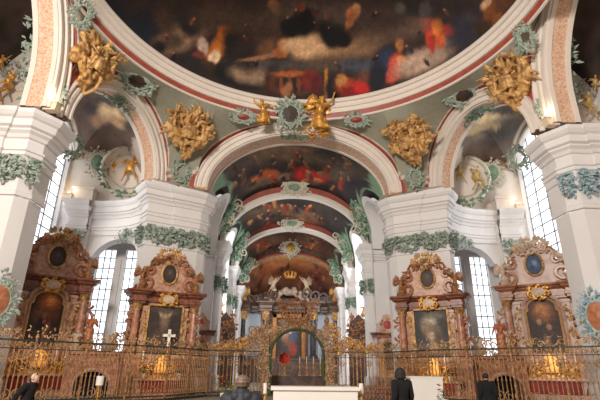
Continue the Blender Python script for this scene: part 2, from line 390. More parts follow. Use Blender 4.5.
# ------------------------------------------------------------------ frescoes
DOME = strokes("""
300 60 260 110 0 66 52 46 1
130 20 45 30 30 48 40 42 1
150 5 30 16 0 70 56 50 .8
112 12 12 22 -40 44 42 50 .8
143 28 13 20 20 38 44 56 .6
180 38 26 12 -25 146 122 100 .6
192 22 12 15 15 40 38 44 .4
200 13 8 5 0 44 44 54 .4
164 20 9 16 -20 84 66 56 .6
172 42 10 8 0 92 78 64 .5
160 47 7 6 0 40 34 36 .5
215 15 22 14 0 92 74 62 .9
225 33 8 9 20 176 108 50 .35
218 48 8 16 35 168 112 52 .4
214 58 5 9 25 196 176 150 .3
203 46 5 9 -10 178 158 146 .35
199 55 6 4 0 120 70 60 .4
208 66 9 5 20 90 66 40 .4
192 63 16 6 25 52 48 50 .6
228 72 16 8 15 24 20 24 .4
240 64 10 8 0 30 28 32 .4
232 45 9 18 -10 42 32 32 .5
240 80 22 7 15 30 27 30 .5
250 74 18 9 8 162 140 118 .6
248 55 14 20 -15 56 44 42 .6
270 38 14 18 10 96 72 58 .6
266 50 7 14 20 120 92 70 .6
262 30 14 9 0 70 58 52 .7
240 20 40 10 5 86 70 58 .9
274 6 5 9 -30 150 110 76 .4
300 12 30 12 0 96 82 72 .9
262 57 22 2.5 -10 150 118 92 .5
283 48 6 9 0 170 118 74 .35
279 53 7 4 20 150 104 66 .4
298 51 8 5 40 176 132 90 .35
300 42 18 9 -12 196 170 140 .5
318 52 24 11 -3 188 160 130 .5
345 52 30 8 -14 172 144 114 .6
330 62 40 7 -6 100 82 66 .8
370 38 30 12 -40 128 106 86 .8
304 22 12 15 10 20 18 22 .3
290 28 9 10 -20 24 22 26 .3
330 33 10 17 -18 22 20 24 .3
343 40 8 8 -20 24 20 24 .35
302 8 4 4 0 120 70 50 .4
327 16 4 5 0 124 70 48 .4
316 14 3 4 0 90 50 44 .4
335 28 6 14 -20 28 22 26 .4
346 14 22 10 0 98 86 80 .9
352 14 6 8 15 178 124 80 .35
357 9 4 5 0 190 150 110 .4
350 22 4 7 20 166 116 78 .4
285 66 26 5 0 84 82 84 .8
275 70 6 8 0 66 60 62 .4
270 84 6 14 0 72 44 34 .4
292 82 22 14 0 104 68 42 .25
292 84 17 9 0 52 34 28 .3
290 74 18 3 0 150 98 56 .4
281 86 2 10 0 128 82 48 .3
290 86 2 10 0 118 76 46 .3
299 86 2 10 0 118 76 46 .3
287 90 5 8 20 150 110 84 .4
310 80 9 10 10 120 46 38 .4
317 85 6 10 0 100 36 32 .4
326 84 2 18 0 156 112 58 .3
335 88 10 12 0 28 24 26 .4
345 85 10 10 0 150 74 44 .5
341 80 6 6 0 170 130 84 .4
350 72 5 5 0 60 48 46 .4
352 93 12 6 0 128 42 38 .4
362 87 9 8 0 178 52 44 .4
366 75 8 9 0 110 74 54 .5
358 65 24 6 0 80 84 94 .8
380 68 8 12 0 52 58 76 .4
388 60 9 14 -10 58 66 88 .4
377 78 8 14 10 40 40 50 .4
396 66 8 13 10 178 92 78 .35
391 76 5 8 0 170 86 72 .4
402 60 5 6 0 196 140 96 .35
410 52 10 7 30 74 56 50 .5
400 45 4 7 0 168 120 74 .4
420 62 26 11 -25 172 152 136 .5
440 50 18 10 -40 156 138 124 .6
455 40 14 10 -35 104 92 86 .7
432 34 6 14 5 178 72 58 .3
437 28 6 10 10 196 128 66 .35
426 24 6 10 -20 164 78 60 .4
450 30 9 5 30 176 74 64 .35
432 44 4 9 0 158 66 54 .4
441 40 5 9 5 170 100 60 .4
405 25 24 13 -20 124 102 90 .7
385 20 26 16 0 78 64 58 .9
415 8 18 9 0 58 52 54 .6
425 10 6 8 10 88 84 80 .4
400 8 6 6 0 96 92 84 .4
460 15 22 14 0 58 48 48 .8
470 28 8 14 0 92 76 66 .5
465 32 14 18 20 58 56 68 .6
490 10 6 16 12 124 80 44 .4
497 22 5 12 15 130 86 48 .4
505 3 12 9 0 96 64 42 .6
486 3 4 8 30 166 140 112 .4
482 28 10 8 0 70 54 42 .5
""")
def dome():
    m = M(); cs = []; T = [-1.75 + 3.5 * i / 520 for i in range(521)] + [1.75 + (2 * pi - 3.5) * i / 50 for i in range(1, 51)]; nv = 130
    Sx = DOME + figures(24, 120, 530, 2, 78, [(92, 70, 58), (70, 66, 76), (122, 84, 60), (60, 48, 46), (114, 64, 50), (44, 38, 40)], 2.0, 4.5, 5)
    for j in range(nv + 1):
        a = pi / 2 * (j / nv) ** 1.15; r = 11.52 * cos(a); z = 20.62 + 5.6 * sin(a)
        for t in T:
            p = (RC.x + r * sin(t), RC.y + r * cos(t), z); m.v.append(p); x, y = proj(p)
            c = brush(x, y, rgb(62, 50, 46), Sx if p[1] > 3 and -12 < y < 112 and 80 < x < 545 else [], 1.3, .15, 1.0, .2); cs.append((1.75 * c[0] ** 1.42, 1.7 * c[1] ** 1.42, 1.7 * c[2] ** 1.42, 1.0))
    w = len(T)
    m.f = [(j * w + i, (j + 1) * w + i, (j + 1) * w + i + 1, j * w + i + 1) for j in range(nv) for i in range(w - 1)]; m.c = cs
    st(m.build('ceiling_dome', paint))
dome()

VAULT1 = strokes("""
290 168 120 40 0 52 44 40 1
250 160 40 8 -8 92 78 64 .8
290 150 50 5 0 128 106 84 .8
300 157 40 5 5 110 92 74 .8
345 165 30 10 20 84 74 64 .8
335 155 20 5 15 60 54 52 .6
235 172 20 7 -35 84 74 70 .6
250 176 18 5 -20 40 36 38 .5
262 177 12 4 -20 150 84 44 .4
270 173 9 4 10 164 92 50 .4
278 178 14 4 -10 118 102 88 .5
305 175 12 7 10 160 48 44 .4
320 178 10 6 -10 146 46 44 .4
312 181 10 3 0 176 120 90 .4
300 183 20 3 0 96 84 74 .6
340 176 14 6 20 96 84 72 .6
355 186 12 8 30 46 44 50 .6
228 190 16 9 -40 50 44 42 .6
340 190 20 7 10 60 54 56 .6
256 186 14 4 -20 98 84 72 .6
243 205 30 6 -25 56 48 44 .6
290 206 70 14 0 44 38 36 .9
262 212 20 5 -15 92 76 62 .6
288 212 14 5 10 104 74 54 .6
310 216 18 5 5 104 86 72 .6
335 220 14 7 20 60 54 54 .6
300 222 20 4 0 116 78 56 .5
275 222 14 4 -10 74 56 46 .5
320 208 14 5 0 70 60 54 .6
""")
VAULT3 = strokes("""
290 250 70 18 0 72 54 42 1
262 246 12 6 -20 122 66 40 .5
275 240 10 5 0 96 74 58 .6
310 242 12 6 10 100 80 68 .6
315 250 12 6 20 140 84 64 .5
325 252 12 7 20 90 66 54 .6
250 255 10 6 -30 64 50 42 .5
""")
APSE = strokes("""
286 275 60 25 0 128 76 46 1
270 266 22 7 -12 164 94 52 .8
300 262 20 6 8 170 104 58 .8
285 262 16 4 0 190 120 66 .7
315 278 12 9 20 116 50 36 .6
255 284 14 8 -20 108 66 44 .7
285 292 30 6 0 96 62 44 .7
268 278 8 6 0 146 84 50 .6
322 290 10 8 0 84 54 40 .6
245 296 10 8 0 70 46 36 .6
""")
GREENV = rgb(136, 168, 138)
def vault(y0, a0, zs0, zt0, y1, a1, zs1, zt1, S, base, bulge, lat=None, seed=3.0, warp=3, nm='ceiling_choir_vault', nu=150, nv=84):
    m = M(); cs = []; edge = []
    for j in range(nv + 1):
        v = j / nv; y = y0 + (y1 - y0) * v; a = a0 + (a1 - a0) * v; zs = zs0 + (zs1 - zs0) * v; zt = zt0 + (zt1 - zt0) * v + bulge * sin(pi * v)
        t0 = 0.0
        if lat:
            cy, hw, lz, lr = lat
            q = (y - cy) / hw
            if abs(q) < 1:
                zl = lz + lr * sqrt(1 - q * q)
                if zl > zs: t0 = math.asin(min(.9, (zl - zs) / (zt - zs)))
        for i in range(nu + 1):
            t = t0 + (pi - 2 * t0) * i / nu; p = V((a * cos(t), y, zs + (zt - zs) * sin(t))); m.v.append(p)
            x, yy = proj(p); c = brush(x, yy, base, S, warp * .6, .14, seed, .25); c = (2.3 * c[0] ** 1.3, 2.2 * c[1] ** 1.3, 2.1 * c[2] ** 1.3, 1.0)
            h = sin(t); k = smooth01((.62 + .12 * noise.noise(V((y * .6, i * .2, seed))) - h) / .1)
            if lat and abs((y - cy) / hw) < 1.05 and abs(t - t0) < .12 or (lat and abs(pi - t - t0) < .12): k = 0.0
            if k > 0: c = tuple(c[q] * (1 - k) + GREENV[q] * k for q in range(3)) + (1,)
            cs.append(c)
            if i == 0: edge.append(p)
    w = nu + 1
    m.f = [(j * w + i, (j + 1) * w + i, (j + 1) * w + i + 1, j * w + i + 1) for j in range(nv) for i in range(nu)]; m.c = cs
    st(m.build(nm, paint))
    return edge
LAT = [(35.6, 2.9, 10.8, 4.7), (44.6, 3.7, 10.6, 4.6), (53.7, 3.5, 10.4, 4.2)]
edges = []
PALV = [(140, 70, 48), (110, 84, 66), (70, 60, 62), (150, 110, 70), (90, 60, 48), (60, 52, 60), (126, 104, 84)]
VAULT1 += figures(40, 232, 350, 156, 188, PALV, 2.5, 5.5, 3) + figures(30, 245, 338, 204, 224, PALV, 2, 4.5, 4)
VAULT3 += figures(20, 252, 328, 240, 254, PALV, 2, 3.5, 6)
APSE += figures(26, 248, 326, 264, 296, [(170, 100, 60), (120, 70, 50), (90, 54, 42), (180, 130, 80)], 2, 4, 8)
edges.append(vault(31.7, 7.35, 12.2, 18.9, 39.5, 6.95, 12.3, 18.2, VAULT1, rgb(56, 48, 44), .75, LAT[0], 3.0))
edges.append(vault(40.1, 6.95, 12.3, 17.4, 49.3, 6.9, 12.2, 17.8, VAULT1, rgb(50, 42, 40), .8, LAT[1], 4.0))
edges.append(vault(49.9, 6.9, 12.2, 17.0, 58.1, 6.8, 11.6, 17.3, VAULT3, rgb(70, 54, 44), .8, LAT[2], 5.0))
# apse half dome and wall
m = M(); cs = []
for j in range(41):
    v = j / 40
    for i in range(71):
        t = pi * i / 70; a = 6.75 * cos(v * pi / 2) ** .8; p = V((a * cos(t), 58.3 + 7.6 * sin(v * pi / 2), 11.4 + (4.6 * cos(v * pi / 2) ** .7) * sin(t))); m.v.append(p)
        x, y = proj(p); cs.append(brush(x, y, rgb(116, 70, 44), APSE, 3, .12, 6.0, .3))
m.f = [(j * 71 + i, (j + 1) * 71 + i, (j + 1) * 71 + i + 1, j * 71 + i + 1) for j in range(40) for i in range(70)]; m.c = cs
st(m.build('ceiling_apse', paint))
brownw = mat('apse_wall', rgb(140, 110, 84), 0.7, var=.3, scale=.8)
m = M(); m.grid(lambda u, v: (7.2 * cos(pi * u), 58.3 + 8.2 * sin(pi * u), 12.0 * v), 24, 3)
st(m.build('wall_apse', white))

# choir side walls with the lateral arches into the aisles
for mir in (False, True):
    sd = 'left' if mir else 'right'
    m = M(); zT = 12.3
    for k, (cy, hw, lz, lr) in enumerate(LAT):
        y0 = [31.5, 40.0, 49.8][k]; y1 = [39.6, 49.4, 58.6][k]; n = 60; xw = 6.95
        ed = edges[k]
        ysz = [y0 + (y1 - y0) * i / n for i in range(n + 1)]
        for i in range(n):
            ya, yb = ysz[i], ysz[i + 1]
            def zo_(y):
                q = (y - cy) / (hw - .3); return lz - .25 + (lr - .0) * sqrt(1 - q * q) if abs(q) < 1 else 0
            def zc(y):
                q = (y - cy) / hw; return max(zT, lz + lr * sqrt(1 - q * q)) + .12 if abs(q) < 1 else zT
            za, zb = zo_(ya), zo_(yb)
            if (za == 0) != (zb == 0): za = zb = lz - .25
            def xq(z): return xw if z <= 12.2 else xw * sqrt(max(.02, 1 - ((z - 12.2) / 6.0) ** 2))
            ca, cb = zc(ya), zc(yb)
            m.add([(xq(za), ya, za), (xq(zb), yb, zb), (xq(cb), yb, cb), (xq(ca), ya, ca)], [(0, 3, 2, 1)])
            if za and zb: m.add([(xq(za), ya, za), (xq(zb), yb, zb), (xq(zb) + 1.3, yb, zb), (xq(za) + 1.3, ya, za)], [(0, 1, 2, 3)])
        for ys in (cy - hw + .3, cy + hw - .3):
            m.add([(xw, ys, 0), (xw + 1.3, ys, 0), (xw + 1.3, ys, lz - .2), (xw, ys, lz - .2)], [(0, 1, 2, 3)])
    st(m.build('wall_%s_choir' % sd, white, mirror=mir))
    # piers with their own entablatures, between the bays
    for q, (py, w, x0, z1) in enumerate(((39.8, 1.7, 6.42, 12.3), (49.5, 1.6, 6.42, 12.2), (58.2, 1.2, 6.4, 11.6))):
        pth = [(x0 + 2.4, py + w / 2), (x0, py + w / 2), (x0, py - w / 2), (x0 + .75, py - w / 2), (x0 + .8, py - w / 2 - .1), (x0 + 2.4, py - w / 2 - .1)]
        sc = (z1 - 7.75) / 4.7
        m = plan_sweep(pth, [(.2, 0), (.2, 1.0), (0, 1.15)] + [(o * .62, 7.75 + (z - 9.3) * sc) for o, z in ENT])
        st(m.build('wall_%s_choir_pier' % sd, white, mirror=mir))
    # aisle beyond: outer wall with tall windows
    m = M(); xa = 12.4
    m.add([(xa, 37, 0), (xa, 66, 0), (xa, 66, 17), (xa, 37, 17)], [(0, 1, 2, 3)])
    m.add([(6.5, 32.3, 16.6), (xa, 32.3, 16.6), (xa, 66, 16.6), (6.5, 66, 16.6)], [(0, 1, 2, 3)]); m.add([(11.1, 31.5, 12.9), (11.1, 37, 12.9), (11.1, 37, 16.7), (11.1, 31.5, 16.7)], [(0, 1, 2, 3)]); m.add([(11.1, 37, 0), (xa, 37, 0), (xa, 37, 16.7), (11.1, 37, 16.7)], [(0, 1, 2, 3)])
    m.add([(6.5, 66, 0), (xa, 66, 0), (xa, 66, 17), (6.5, 66, 17)], [(0, 1, 2, 3)])
    for py in (39.8, 49.5): m.box((xa - .3, py, 8), (.6, 1.4, 16))
    st(m.build('wall_%s_aisle' % sd, white, mirror=mir))
    for q, (ya, yb) in enumerate(((42, 46), (52, 56))):
        m = M(); m.box((xa - .1, (ya + yb) / 2, 8), (.1, yb - ya, 9)); m.lathe([(0.01, 0)], n=3)
        m = M(); pl = [(xa - .05, ya, 3.5), (xa - .05, yb, 3.5)] + [(xa - .05, (ya + yb) / 2 + (yb - ya) / 2 * cos(pi * i / 14), 11 + (yb - ya) / 2 * sin(pi * i / 14)) for i in range(15)]
        m.add(pl, [tuple(range(len(pl)))])
        w = st(m.build('window_%d' % (7 + q + 2 * mir), glass, mirror=mir)); m = M()
        for i in range(5): m.box((xa - .1, ya + (yb - ya) * i / 4, 7.5), (.05, .06, 8))
        for k in range(10): m.box((xa - .1, (ya + yb) / 2, 3.5 + .9 * k), (.05, yb - ya, .05))
        m.build('window_bars', lead, w, mirror=mir)

# ------------------------------------------------------------------ side bays behind the small arches
BAY = strokes("""
112 118 40 22 0 74 60 52 1
118 104 24 9 12 66 56 54 .8
106 115 16 6 10 176 150 114 .7
122 118 14 5 20 150 124 94 .7
96 98 12 6 -20 92 74 60 .7
125 128 18 6 10 84 62 48 .7
140 112 10 10 0 64 50 44 .7
490 128 40 20 0 84 74 66 1
480 126 18 4 -20 150 134 108 .7
500 118 16 5 -20 138 124 102 .7
470 138 14 5 -10 120 106 88 .7
510 128 12 7 0 62 56 54 .7
488 142 18 5 0 72 60 52 .7
462 140 6 5 0 90 80 70 .7
484 118 16 5 -15 206 184 140 .45
470 132 11 4 -20 190 166 124 .45
497 134 14 6 10 46 40 38 .5
502 110 12 4 10 60 50 44 .5
476 108 12 4 -20 80 66 56 .5
489 127 10 3 -10 170 146 110 .5
112 111 20 5 15 206 178 136 .45
97 121 8 8 0 150 116 88 .5
128 112 12 5 30 80 60 48 .5
118 122 14 5 15 170 138 104 .5
90 108 8 8 0 56 44 40 .5
106 101 16 4 10 60 48 44 .5
132 126 10 5 20 56 44 38 .5
104 130 12 5 0 66 50 42 .5
""")
def bay_h(u, b):
    if b.x > 18.25: return max(14.2, 15.2 + 4.7 * max(0.0, sin(pi * max(0, min(1, (b.y - 25.4) / 7.9)))) ** .32 * (1 if b.y > 25.4 else .2))
    return 14.4 + 2.4 * sin(pi * u) + 1.0 * abs(sin(2 * pi * u))
def bay(mir):
    P, Nn = arch_curve(Sc + Sax * 1.2, Se, Sr, Sr, 60, pi * .02, pi * .98)
    back = [V((18.3, 21.5, 0)), V((18.3, 33, 0)), V((17.3, 33.0, 0)), V((14.9, 33.3, 0)), V((13.7, 33.1, 0)), V((12.2, 32.4, 0)), V((11.05, 31, 0))]
    L = [0]
    for a, b in zip(back, back[1:]): L.append(L[-1] + (b - a).length)
    def bp(u):
        d = u * L[-1]
        for i in range(len(L) - 1):
            if d <= L[i + 1] + 1e-6: return back[i].lerp(back[i + 1], (d - L[i]) / (L[i + 1] - L[i]))
        return back[-1]
    m = M(); cs = []; nu, nv = 96, 60; zr = 15.2
    for j in range(nv + 1):
        v = j / nv
        for i in range(len(P)):
            u = i / (len(P) - 1)
            b = bp(u); h = bay_h(u, b)
            b = V((b.x, b.y, h)); p = P[i].lerp(b, v)
            p.z += 1.1 * sin(pi * v) * sin(pi * u) + (0 if v < .8 else 0)
            m.v.append(p); x, y = proj((-p.x if mir else p.x, p.y, p.z))
            c = brush(x, y, rgb(84, 62, 48), BAY, 3, .1, 8.0, .25); c = (c[0] * 1.3, c[1] * 1.2, c[2] * 1.1, 1.0)
            e = min(u, 1 - u) - .17 - .02 * sin(v * 9)
            f = max(smooth01((.06 - e) / .02), smooth01((v - .86) / .03))
            wv = rgb(186, 170, 152); rd = rgb(158, 84, 66)
            k2 = smooth01((.075 - e) / .02) if e > .0 else 1
            if f > 0: c = tuple(c[q] * (1 - f) + wv[q] * f for q in range(3)) + (1,)
            cs.append(c)
    w = len(P)
    m.f = [(j * w + i, j * w + i + 1, (j + 1) * w + i + 1, (j + 1) * w + i) for j in range(nv) for i in range(w - 1)]; m.c = cs
    st(m.build('ceiling_side_bay', paint, mirror=mir))
    # upright wall from the cornice to the edge of the bay vault
    m = M()
    for i in range(96):
        a, b = bp(i / 96), bp((i + 1) / 96)
        if a.x > 18.25 and b.x > 18.25: continue
        ha, hb = bay_h(i / 96, a), bay_h((i + 1) / 96, b)
        m.add([(a.x, a.y, 13.9), (b.x, b.y, 13.9), (b.x, b.y, hb + .05), (a.x, a.y, ha + .05)], [(0, 1, 2, 3)])
    st(m.build('wall_%s_bay_lunette' % ('left' if mir else 'right'), cream, mirror=mir))
    # side bay nearer the camera: wall with painted vault above the pier
    m = M(); m.add([(18.6, 2, 0), (18.6, 23, 0), (18.6, 23, 19.0), (18.6, 2, 19.0)], [(0, 1, 2, 3)])
    m.add([(14.2, 22.9, 14), (18.6, 22.9, 14), (18.6, 22.9, 20), (14.2, 22.9, 20)], [(0, 1, 2, 3)])
    st(m.build('wall_%s_transept' % ('left' if mir else 'right'), cream, mirror=mir))
    m = M(); cs = []
    for j in range(31):
        for i in range(41):
            u, v = i / 40, j / 30; p = V((14.3 + 4.3 * v, 3 + 20 * u, 21.6 - 3.6 * v * v)); m.v.append(p)
            n1 = noise.noise(p * .5); c = brush(p.y * 6, p.z * 6, rgb(62, 48, 42), [], 2, .1, 11, .9)
            if v > .9: c = rgb(150, 70, 58)
            cs.append(c)
    m.f = [(j * 41 + i, j * 41 + i + 1, (j + 1) * 41 + i + 1, (j + 1) * 41 + i) for j in range(30) for i in range(40)]; m.c = cs
    st(m.build('ceiling_transept', paint, mirror=mir))
for mir in (False, True): bay(mir)
# ------------------------------------------------------------------ ornament builders
def leaf(m, p, d, n, s, w=0.42):
    p = V(p); d = V(d).normalized(); n = V(n); sd = d.cross(n)
    if sd.length < 1e-4: sd = d.cross(V((.3, .5, .8)))
    sd.normalize(); n = sd.cross(d)
    a = p; b = p + d * s * .45 + n * s * .16; t = p + d * s * .95 + n * s * .05
    m.add([a, b + sd * s * w * .5 - n * s * .06, b, b - sd * s * w * .5 - n * s * .06, t, p + d * s * .75 + n * s * .12], [(0, 1, 2), (0, 2, 3), (1, 4, 5, 2), (2, 5, 4, 3)])
def scroll(m, p, u, v, s, r, turns=1.2, flip=1):
    """C-scroll: opens with a long arm and curls into a volute"""
    p, u, v = V(p), V(u).normalized(), V(v).normalized(); pts = []
    for i in range(14):
        t = i / 13; a = turns * 2 * pi * t; q = s * (1 - .82 * t)
        pts.append(p + u * (q * cos(a) - s * .5) + v * (flip * q * sin(a)))
    m.tube(pts, [r * (1.15 - .5 * i / 13) for i in range(14)], 5)
def spray(pts, nrm, dirs, n, smin, smax, seed, spread=.9, lift=.5):
    """a bunch of leaves strewn over the points"""
    r = random.Random(seed); m = M()
    for _ in range(n):
        i = r.randrange(len(pts)); p = V(pts[i]); nn = V(nrm[i] if isinstance(nrm, list) else nrm); dd = V(dirs[i] if isinstance(dirs, list) else dirs)
        j = V((r.gauss(0, 1), r.gauss(0, 1), r.gauss(0, 1))) * .16
        d = dd + V((r.uniform(-1, 1), r.uniform(-1, 1), r.uniform(-1, 1))) * spread + nn * lift * r.random()
        leaf(m, p + j + nn * r.uniform(0, .12), d, nn, r.uniform(smin, smax), r.uniform(.35, .6))
    return m
def frame_axes(n):
    n = V(n).normalized(); u = V((0, 0, 1)).cross(n)
    u = u.normalized() if u.length > .1 else V((1, 0, 0)); return u, n.cross(u), n
ICO = {}
def ico(k):
    if k not in ICO:
        b = bmesh.new(); bmesh.ops.create_icosphere(b, subdivisions=k, radius=1)
        ICO[k] = ([tuple(v.co) for v in b.verts], [tuple(v.index for v in f.verts) for f in b.faces]); b.free()
    return ICO[k]
def blob_mesh(name, chains, vox, m, smooth=3):
    """skin a set of tapering chains [(x, y, z, r), ...] into one continuous surface"""
    b = M(); vs, fs = ico(2)
    for ch in chains:
        for q in range(len(ch)):
            p0 = ch[q]; p1 = ch[q + 1] if q + 1 < len(ch) else None
            k = 1
            if p1: k = max(1, int((V(p1[:3]) - V(p0[:3])).length / max(.4 * min(p0[3], p1[3]), vox * .5)))
            for i in range(k):
                t = i / k; c = [p0[a] * (1 - t) + (p1[a] if p1 else 0) * t if p1 else p0[a] for a in range(4)]
                b.add([(c[0] + x * c[3], c[1] + y * c[3], c[2] + z * c[3]) for x, y, z in vs], fs)
    me = bpy.data.meshes.new('tmp'); me.from_pydata(b.v, [], b.f); o = bpy.data.objects.new('tmp', me); COL.objects.link(o)
    md = o.modifiers.new('r', 'REMESH'); md.mode = 'VOXEL'; md.voxel_size = vox; md.use_smooth_shade = True
    if smooth: s = o.modifiers.new('s', 'SMOOTH'); s.iterations = smooth; s.factor = .5
    bpy.context.view_layer.update()
    out = bpy.data.meshes.new_from_object(o.evaluated_get(bpy.context.evaluated_depsgraph_get()))
    bpy.data.objects.remove(o); bpy.data.meshes.remove(me)
    out.name = name; out.materials.clear(); out.materials.append(m)
    out.polygons.foreach_set('use_smooth', [True] * len(out.polygons)); return out
def mobj(name, me, parent=None, loc=(0, 0, 0), rz=0, sc=1.0):
    o = bpy.data.objects.new(name, me); COL.objects.link(o); o.location = loc; o.rotation_euler = (0, 0, rz); o.scale = (sc,) * 3
    if parent: o.parent = parent
    return o

def figure(h=1.7, pose=None, robe=0.0, seed=1, wide=1.0, bare=False):
    """chains of one body facing -y; pose overrides joints (fractions of h)"""
    J = dict(pel=(0, 0, .53), che=(0, 0, .72), nec=(0, .005, .835), hed=(0, -.012, .925), shL=(.115, 0, .80), shR=(-.115, 0, .80), elL=(.15, .02, .63), elR=(-.15, .02, .63),
             haL=(.15, -.05, .48), haR=(-.15, -.05, .48), hiL=(.055, 0, .51), hiR=(-.055, 0, .51), knL=(.06, -.01, .28), knR=(-.06, -.01, .28), anL=(.06, .01, .045), anR=(-.06, .01, .045))
    if pose: J.update(pose)
    P = {k: V(v) * h for k, v in J.items()}
    def c(*a): return [(P[k].x, P[k].y, P[k].z, r * h) for k, r in a]
    C = [c(('pel', .085), ('che', .09 * wide), ('nec', .036), ('hed', .05))]
    hd = P['hed']; d = .0
    C.append([(hd.x, hd.y, hd.z + .012 * h, .062 * h)]); C.append([(hd.x, hd.y - .022 * h, hd.z - .03 * h, .04 * h)]); C.append([(hd.x, hd.y - .06 * h, hd.z - .004 * h, .011 * h)])
    for s in 'LR':
        C.append(c(('che', .075), ('sh' + s, .05), ('el' + s, .034), ('ha' + s, .022)))
        e, w = P['el' + s], P['ha' + s]; dr = (w - e).normalized(); sdv = dr.cross(V((0, 1, .2))).normalized()
        C.append([tuple(w) + (.026 * h,), tuple(w + dr * .04 * h) + (.024 * h,)])
        C.append([tuple(w + dr * .04 * h) + (.02 * h,), tuple(w + dr * .085 * h - V((0, .012 * h, 0))) + (.012 * h,)])
        C.append([tuple(w + sdv * .02 * h) + (.011 * h,), tuple(w + sdv * .035 * h + dr * .035 * h) + (.009 * h,)])
        C.append(c(('hi' + s, .075), ('kn' + s, .047), ('an' + s, .03)))
        a = P['an' + s]; C.append([(a.x, a.y, .03 * h if J['an' + s][2] < .1 else a.z, .03 * h), (a.x, a.y - .1 * h, (.02 * h if J['an' + s][2] < .1 else a.z - .03 * h), .022 * h)])
    if robe:
        r = random.Random(seed); pe = P['pel']; kn = (P['knL'] + P['knR']) / 2; an = (P['anL'] + P['anR']) / 2
        for k in range(11):
            a = 2 * pi * k / 11 + r.uniform(-.2, .2); q = .085 * h * robe
            C.append([(pe.x + q * .6 * cos(a), pe.y + q * .6 * sin(a), pe.z + .05 * h, .04 * h), (kn.x + q * 1.05 * cos(a), kn.y + q * sin(a), kn.z, .04 * h), (an.x + q * 1.5 * cos(a + .15), an.y + q * 1.3 * sin(a + .15), max(.03 * h, an.z - .02 * h), .035 * h)])
        C.append([(P['shL'].x, P['shL'].y - .03 * h, P['shL'].z, .04 * h), (0, -.08 * h, .66 * h, .045 * h), (pe.x - .09 * h, pe.y - .05 * h, pe.z, .045 * h), (an.x - .12 * h, an.y, an.z + .1 * h, .03 * h)])
    return C
def wings(m, p, s, up_=1.0, spread=1.0, sides=(1, -1)):
    """feathered wings behind the shoulders, facing -y"""
    for sd in sides:
        for k in range(9):
            t = k / 8; a = radians(75 - 85 * t) * up_; L = s * (1.0 - .45 * t)
            d = V((sd * cos(a) * spread, .25, sin(a)))
            leaf(m, V(p) + V((sd * .12 * s * t, .06 + .02 * k, -.10 * s * t)), d, (0, -1, 0), L, .3)
            leaf(m, V(p) + V((sd * .12 * s * t, .03 + .02 * k, -.05 * s * t)), d, (0, -1, 0), L * .6, .4)

# ------------------------------------------------------------------ leaf garlands round the pier capitals
def garland(name, path, z0, z1, dens, mt, seed, label, group, mir, smin=.2, smax=.4):
    root = None; dens *= 2.6; k = 0
    P = [V((x, y, 0)) for x, y in path]
    mid = P[len(P) // 2]; root = empty(name, ((-mid.x if mir else mid.x), mid.y, z1), 0, label, 'stucco garland', group)
    for a, b in zip(P, P[1:]):
        Ln = (b - a).length
        if Ln < .5: continue
        t = (b - a).normalized(); nn = V((t.y, -t.x, 0)); pts = []
        n = int(Ln * dens); r = random.Random(seed + k); k += 1
        for _ in range(n):
            u = r.random(); h = r.random(); sag = abs(sin(pi * u)) ** .6
            pts.append(a + t * (Ln * u) + nn * r.uniform(.08, .3) + V((0, 0, z1 - (z1 - z0) * h * (.55 + .45 * sag))))
        m = M()
        for p in pts:
            leaf(m, p, V((r.uniform(-.9, .9), r.uniform(-.9, .9), -r.uniform(.1, 1))) + nn * r.uniform(0, .7), nn, r.uniform(smin, smax), .55)
        for _ in range(max(1, int(Ln * 1.2))):
            scroll(m, a + t * (Ln * r.random()) + nn * .2 + V((0, 0, z1 - .2)), t, V((0, 0, 1)), r.uniform(.18, .3), .05, 1.1, r.choice((-1, 1)))
        m.v = [(x - mid.x, y - mid.y, z - z1) for x, y, z in m.v]
        m.build('leaf_cluster', mt, root, mirror=mir)
    return root
GB = bluest
for mir in (False, True):
    s = 'right' if mir is False else 'left'
    garland('leaf_garland', NEAR[1:7] , 10.0, 11.4, 44, GB if not mir else tealst, 11 + mir, 'bluish leaf garland under the cornice of the near white pier at the right edge' if not mir else 'grey-green leaf garland under the cornice of the near white pier at the left edge', 'leaf garlands on the near piers', mir)
    garland('leaf_garland', [(7.0, 32.2)] + DIAG[1:3] + [DIAG[3], DIAG[5], DIAG[6], (11.0, 30.6)], 9.55, 10.75, 46, tealst, 31 + mir, 'grey-green leaf garland on the big diagonal pier right of the choir arch' if not mir else 'grey-green leaf garland on the big diagonal pier left of the choir arch', 'leaf garlands on the diagonal piers', mir)
    garland('leaf_spray', [(15.95, 33.05), (16.05, 32.7), (17.3, 32.5), (17.6, 32.9)], 10.0, 11.3, 40, tealst, 51 + mir, 'grey-green leaf spray on the corner pilaster beside the tall right window' if not mir else 'grey-green leaf spray on the corner pilaster beside the tall left window', None, mir)
    garland('leaf_spray', [(12.3, 32.1), (13.3, 32.6)], 10.2, 11.3, 22, tealst, 61 + mir, 'small leaf spray on the curved wall just right of the right diagonal pier' if not mir else 'small leaf spray on the curved wall just left of the left diagonal pier', None, mir)
    for q, (py, x0, z0, z1) in enumerate(((38.95, 6.4, 7.9, 9.2), (48.65, 6.4, 7.85, 9.1))):
        garland('leaf_garland', [(x0, py + 1.6), (x0, py), (x0 + 2.4, py - .1)], z0, z1, 36, greenst, 71 + 2 * q + mir, '%s green leaf garland on the white choir pier, %s side' % (('nearer', 'farther')[q], s), 'leaf garlands on the choir piers', mir)

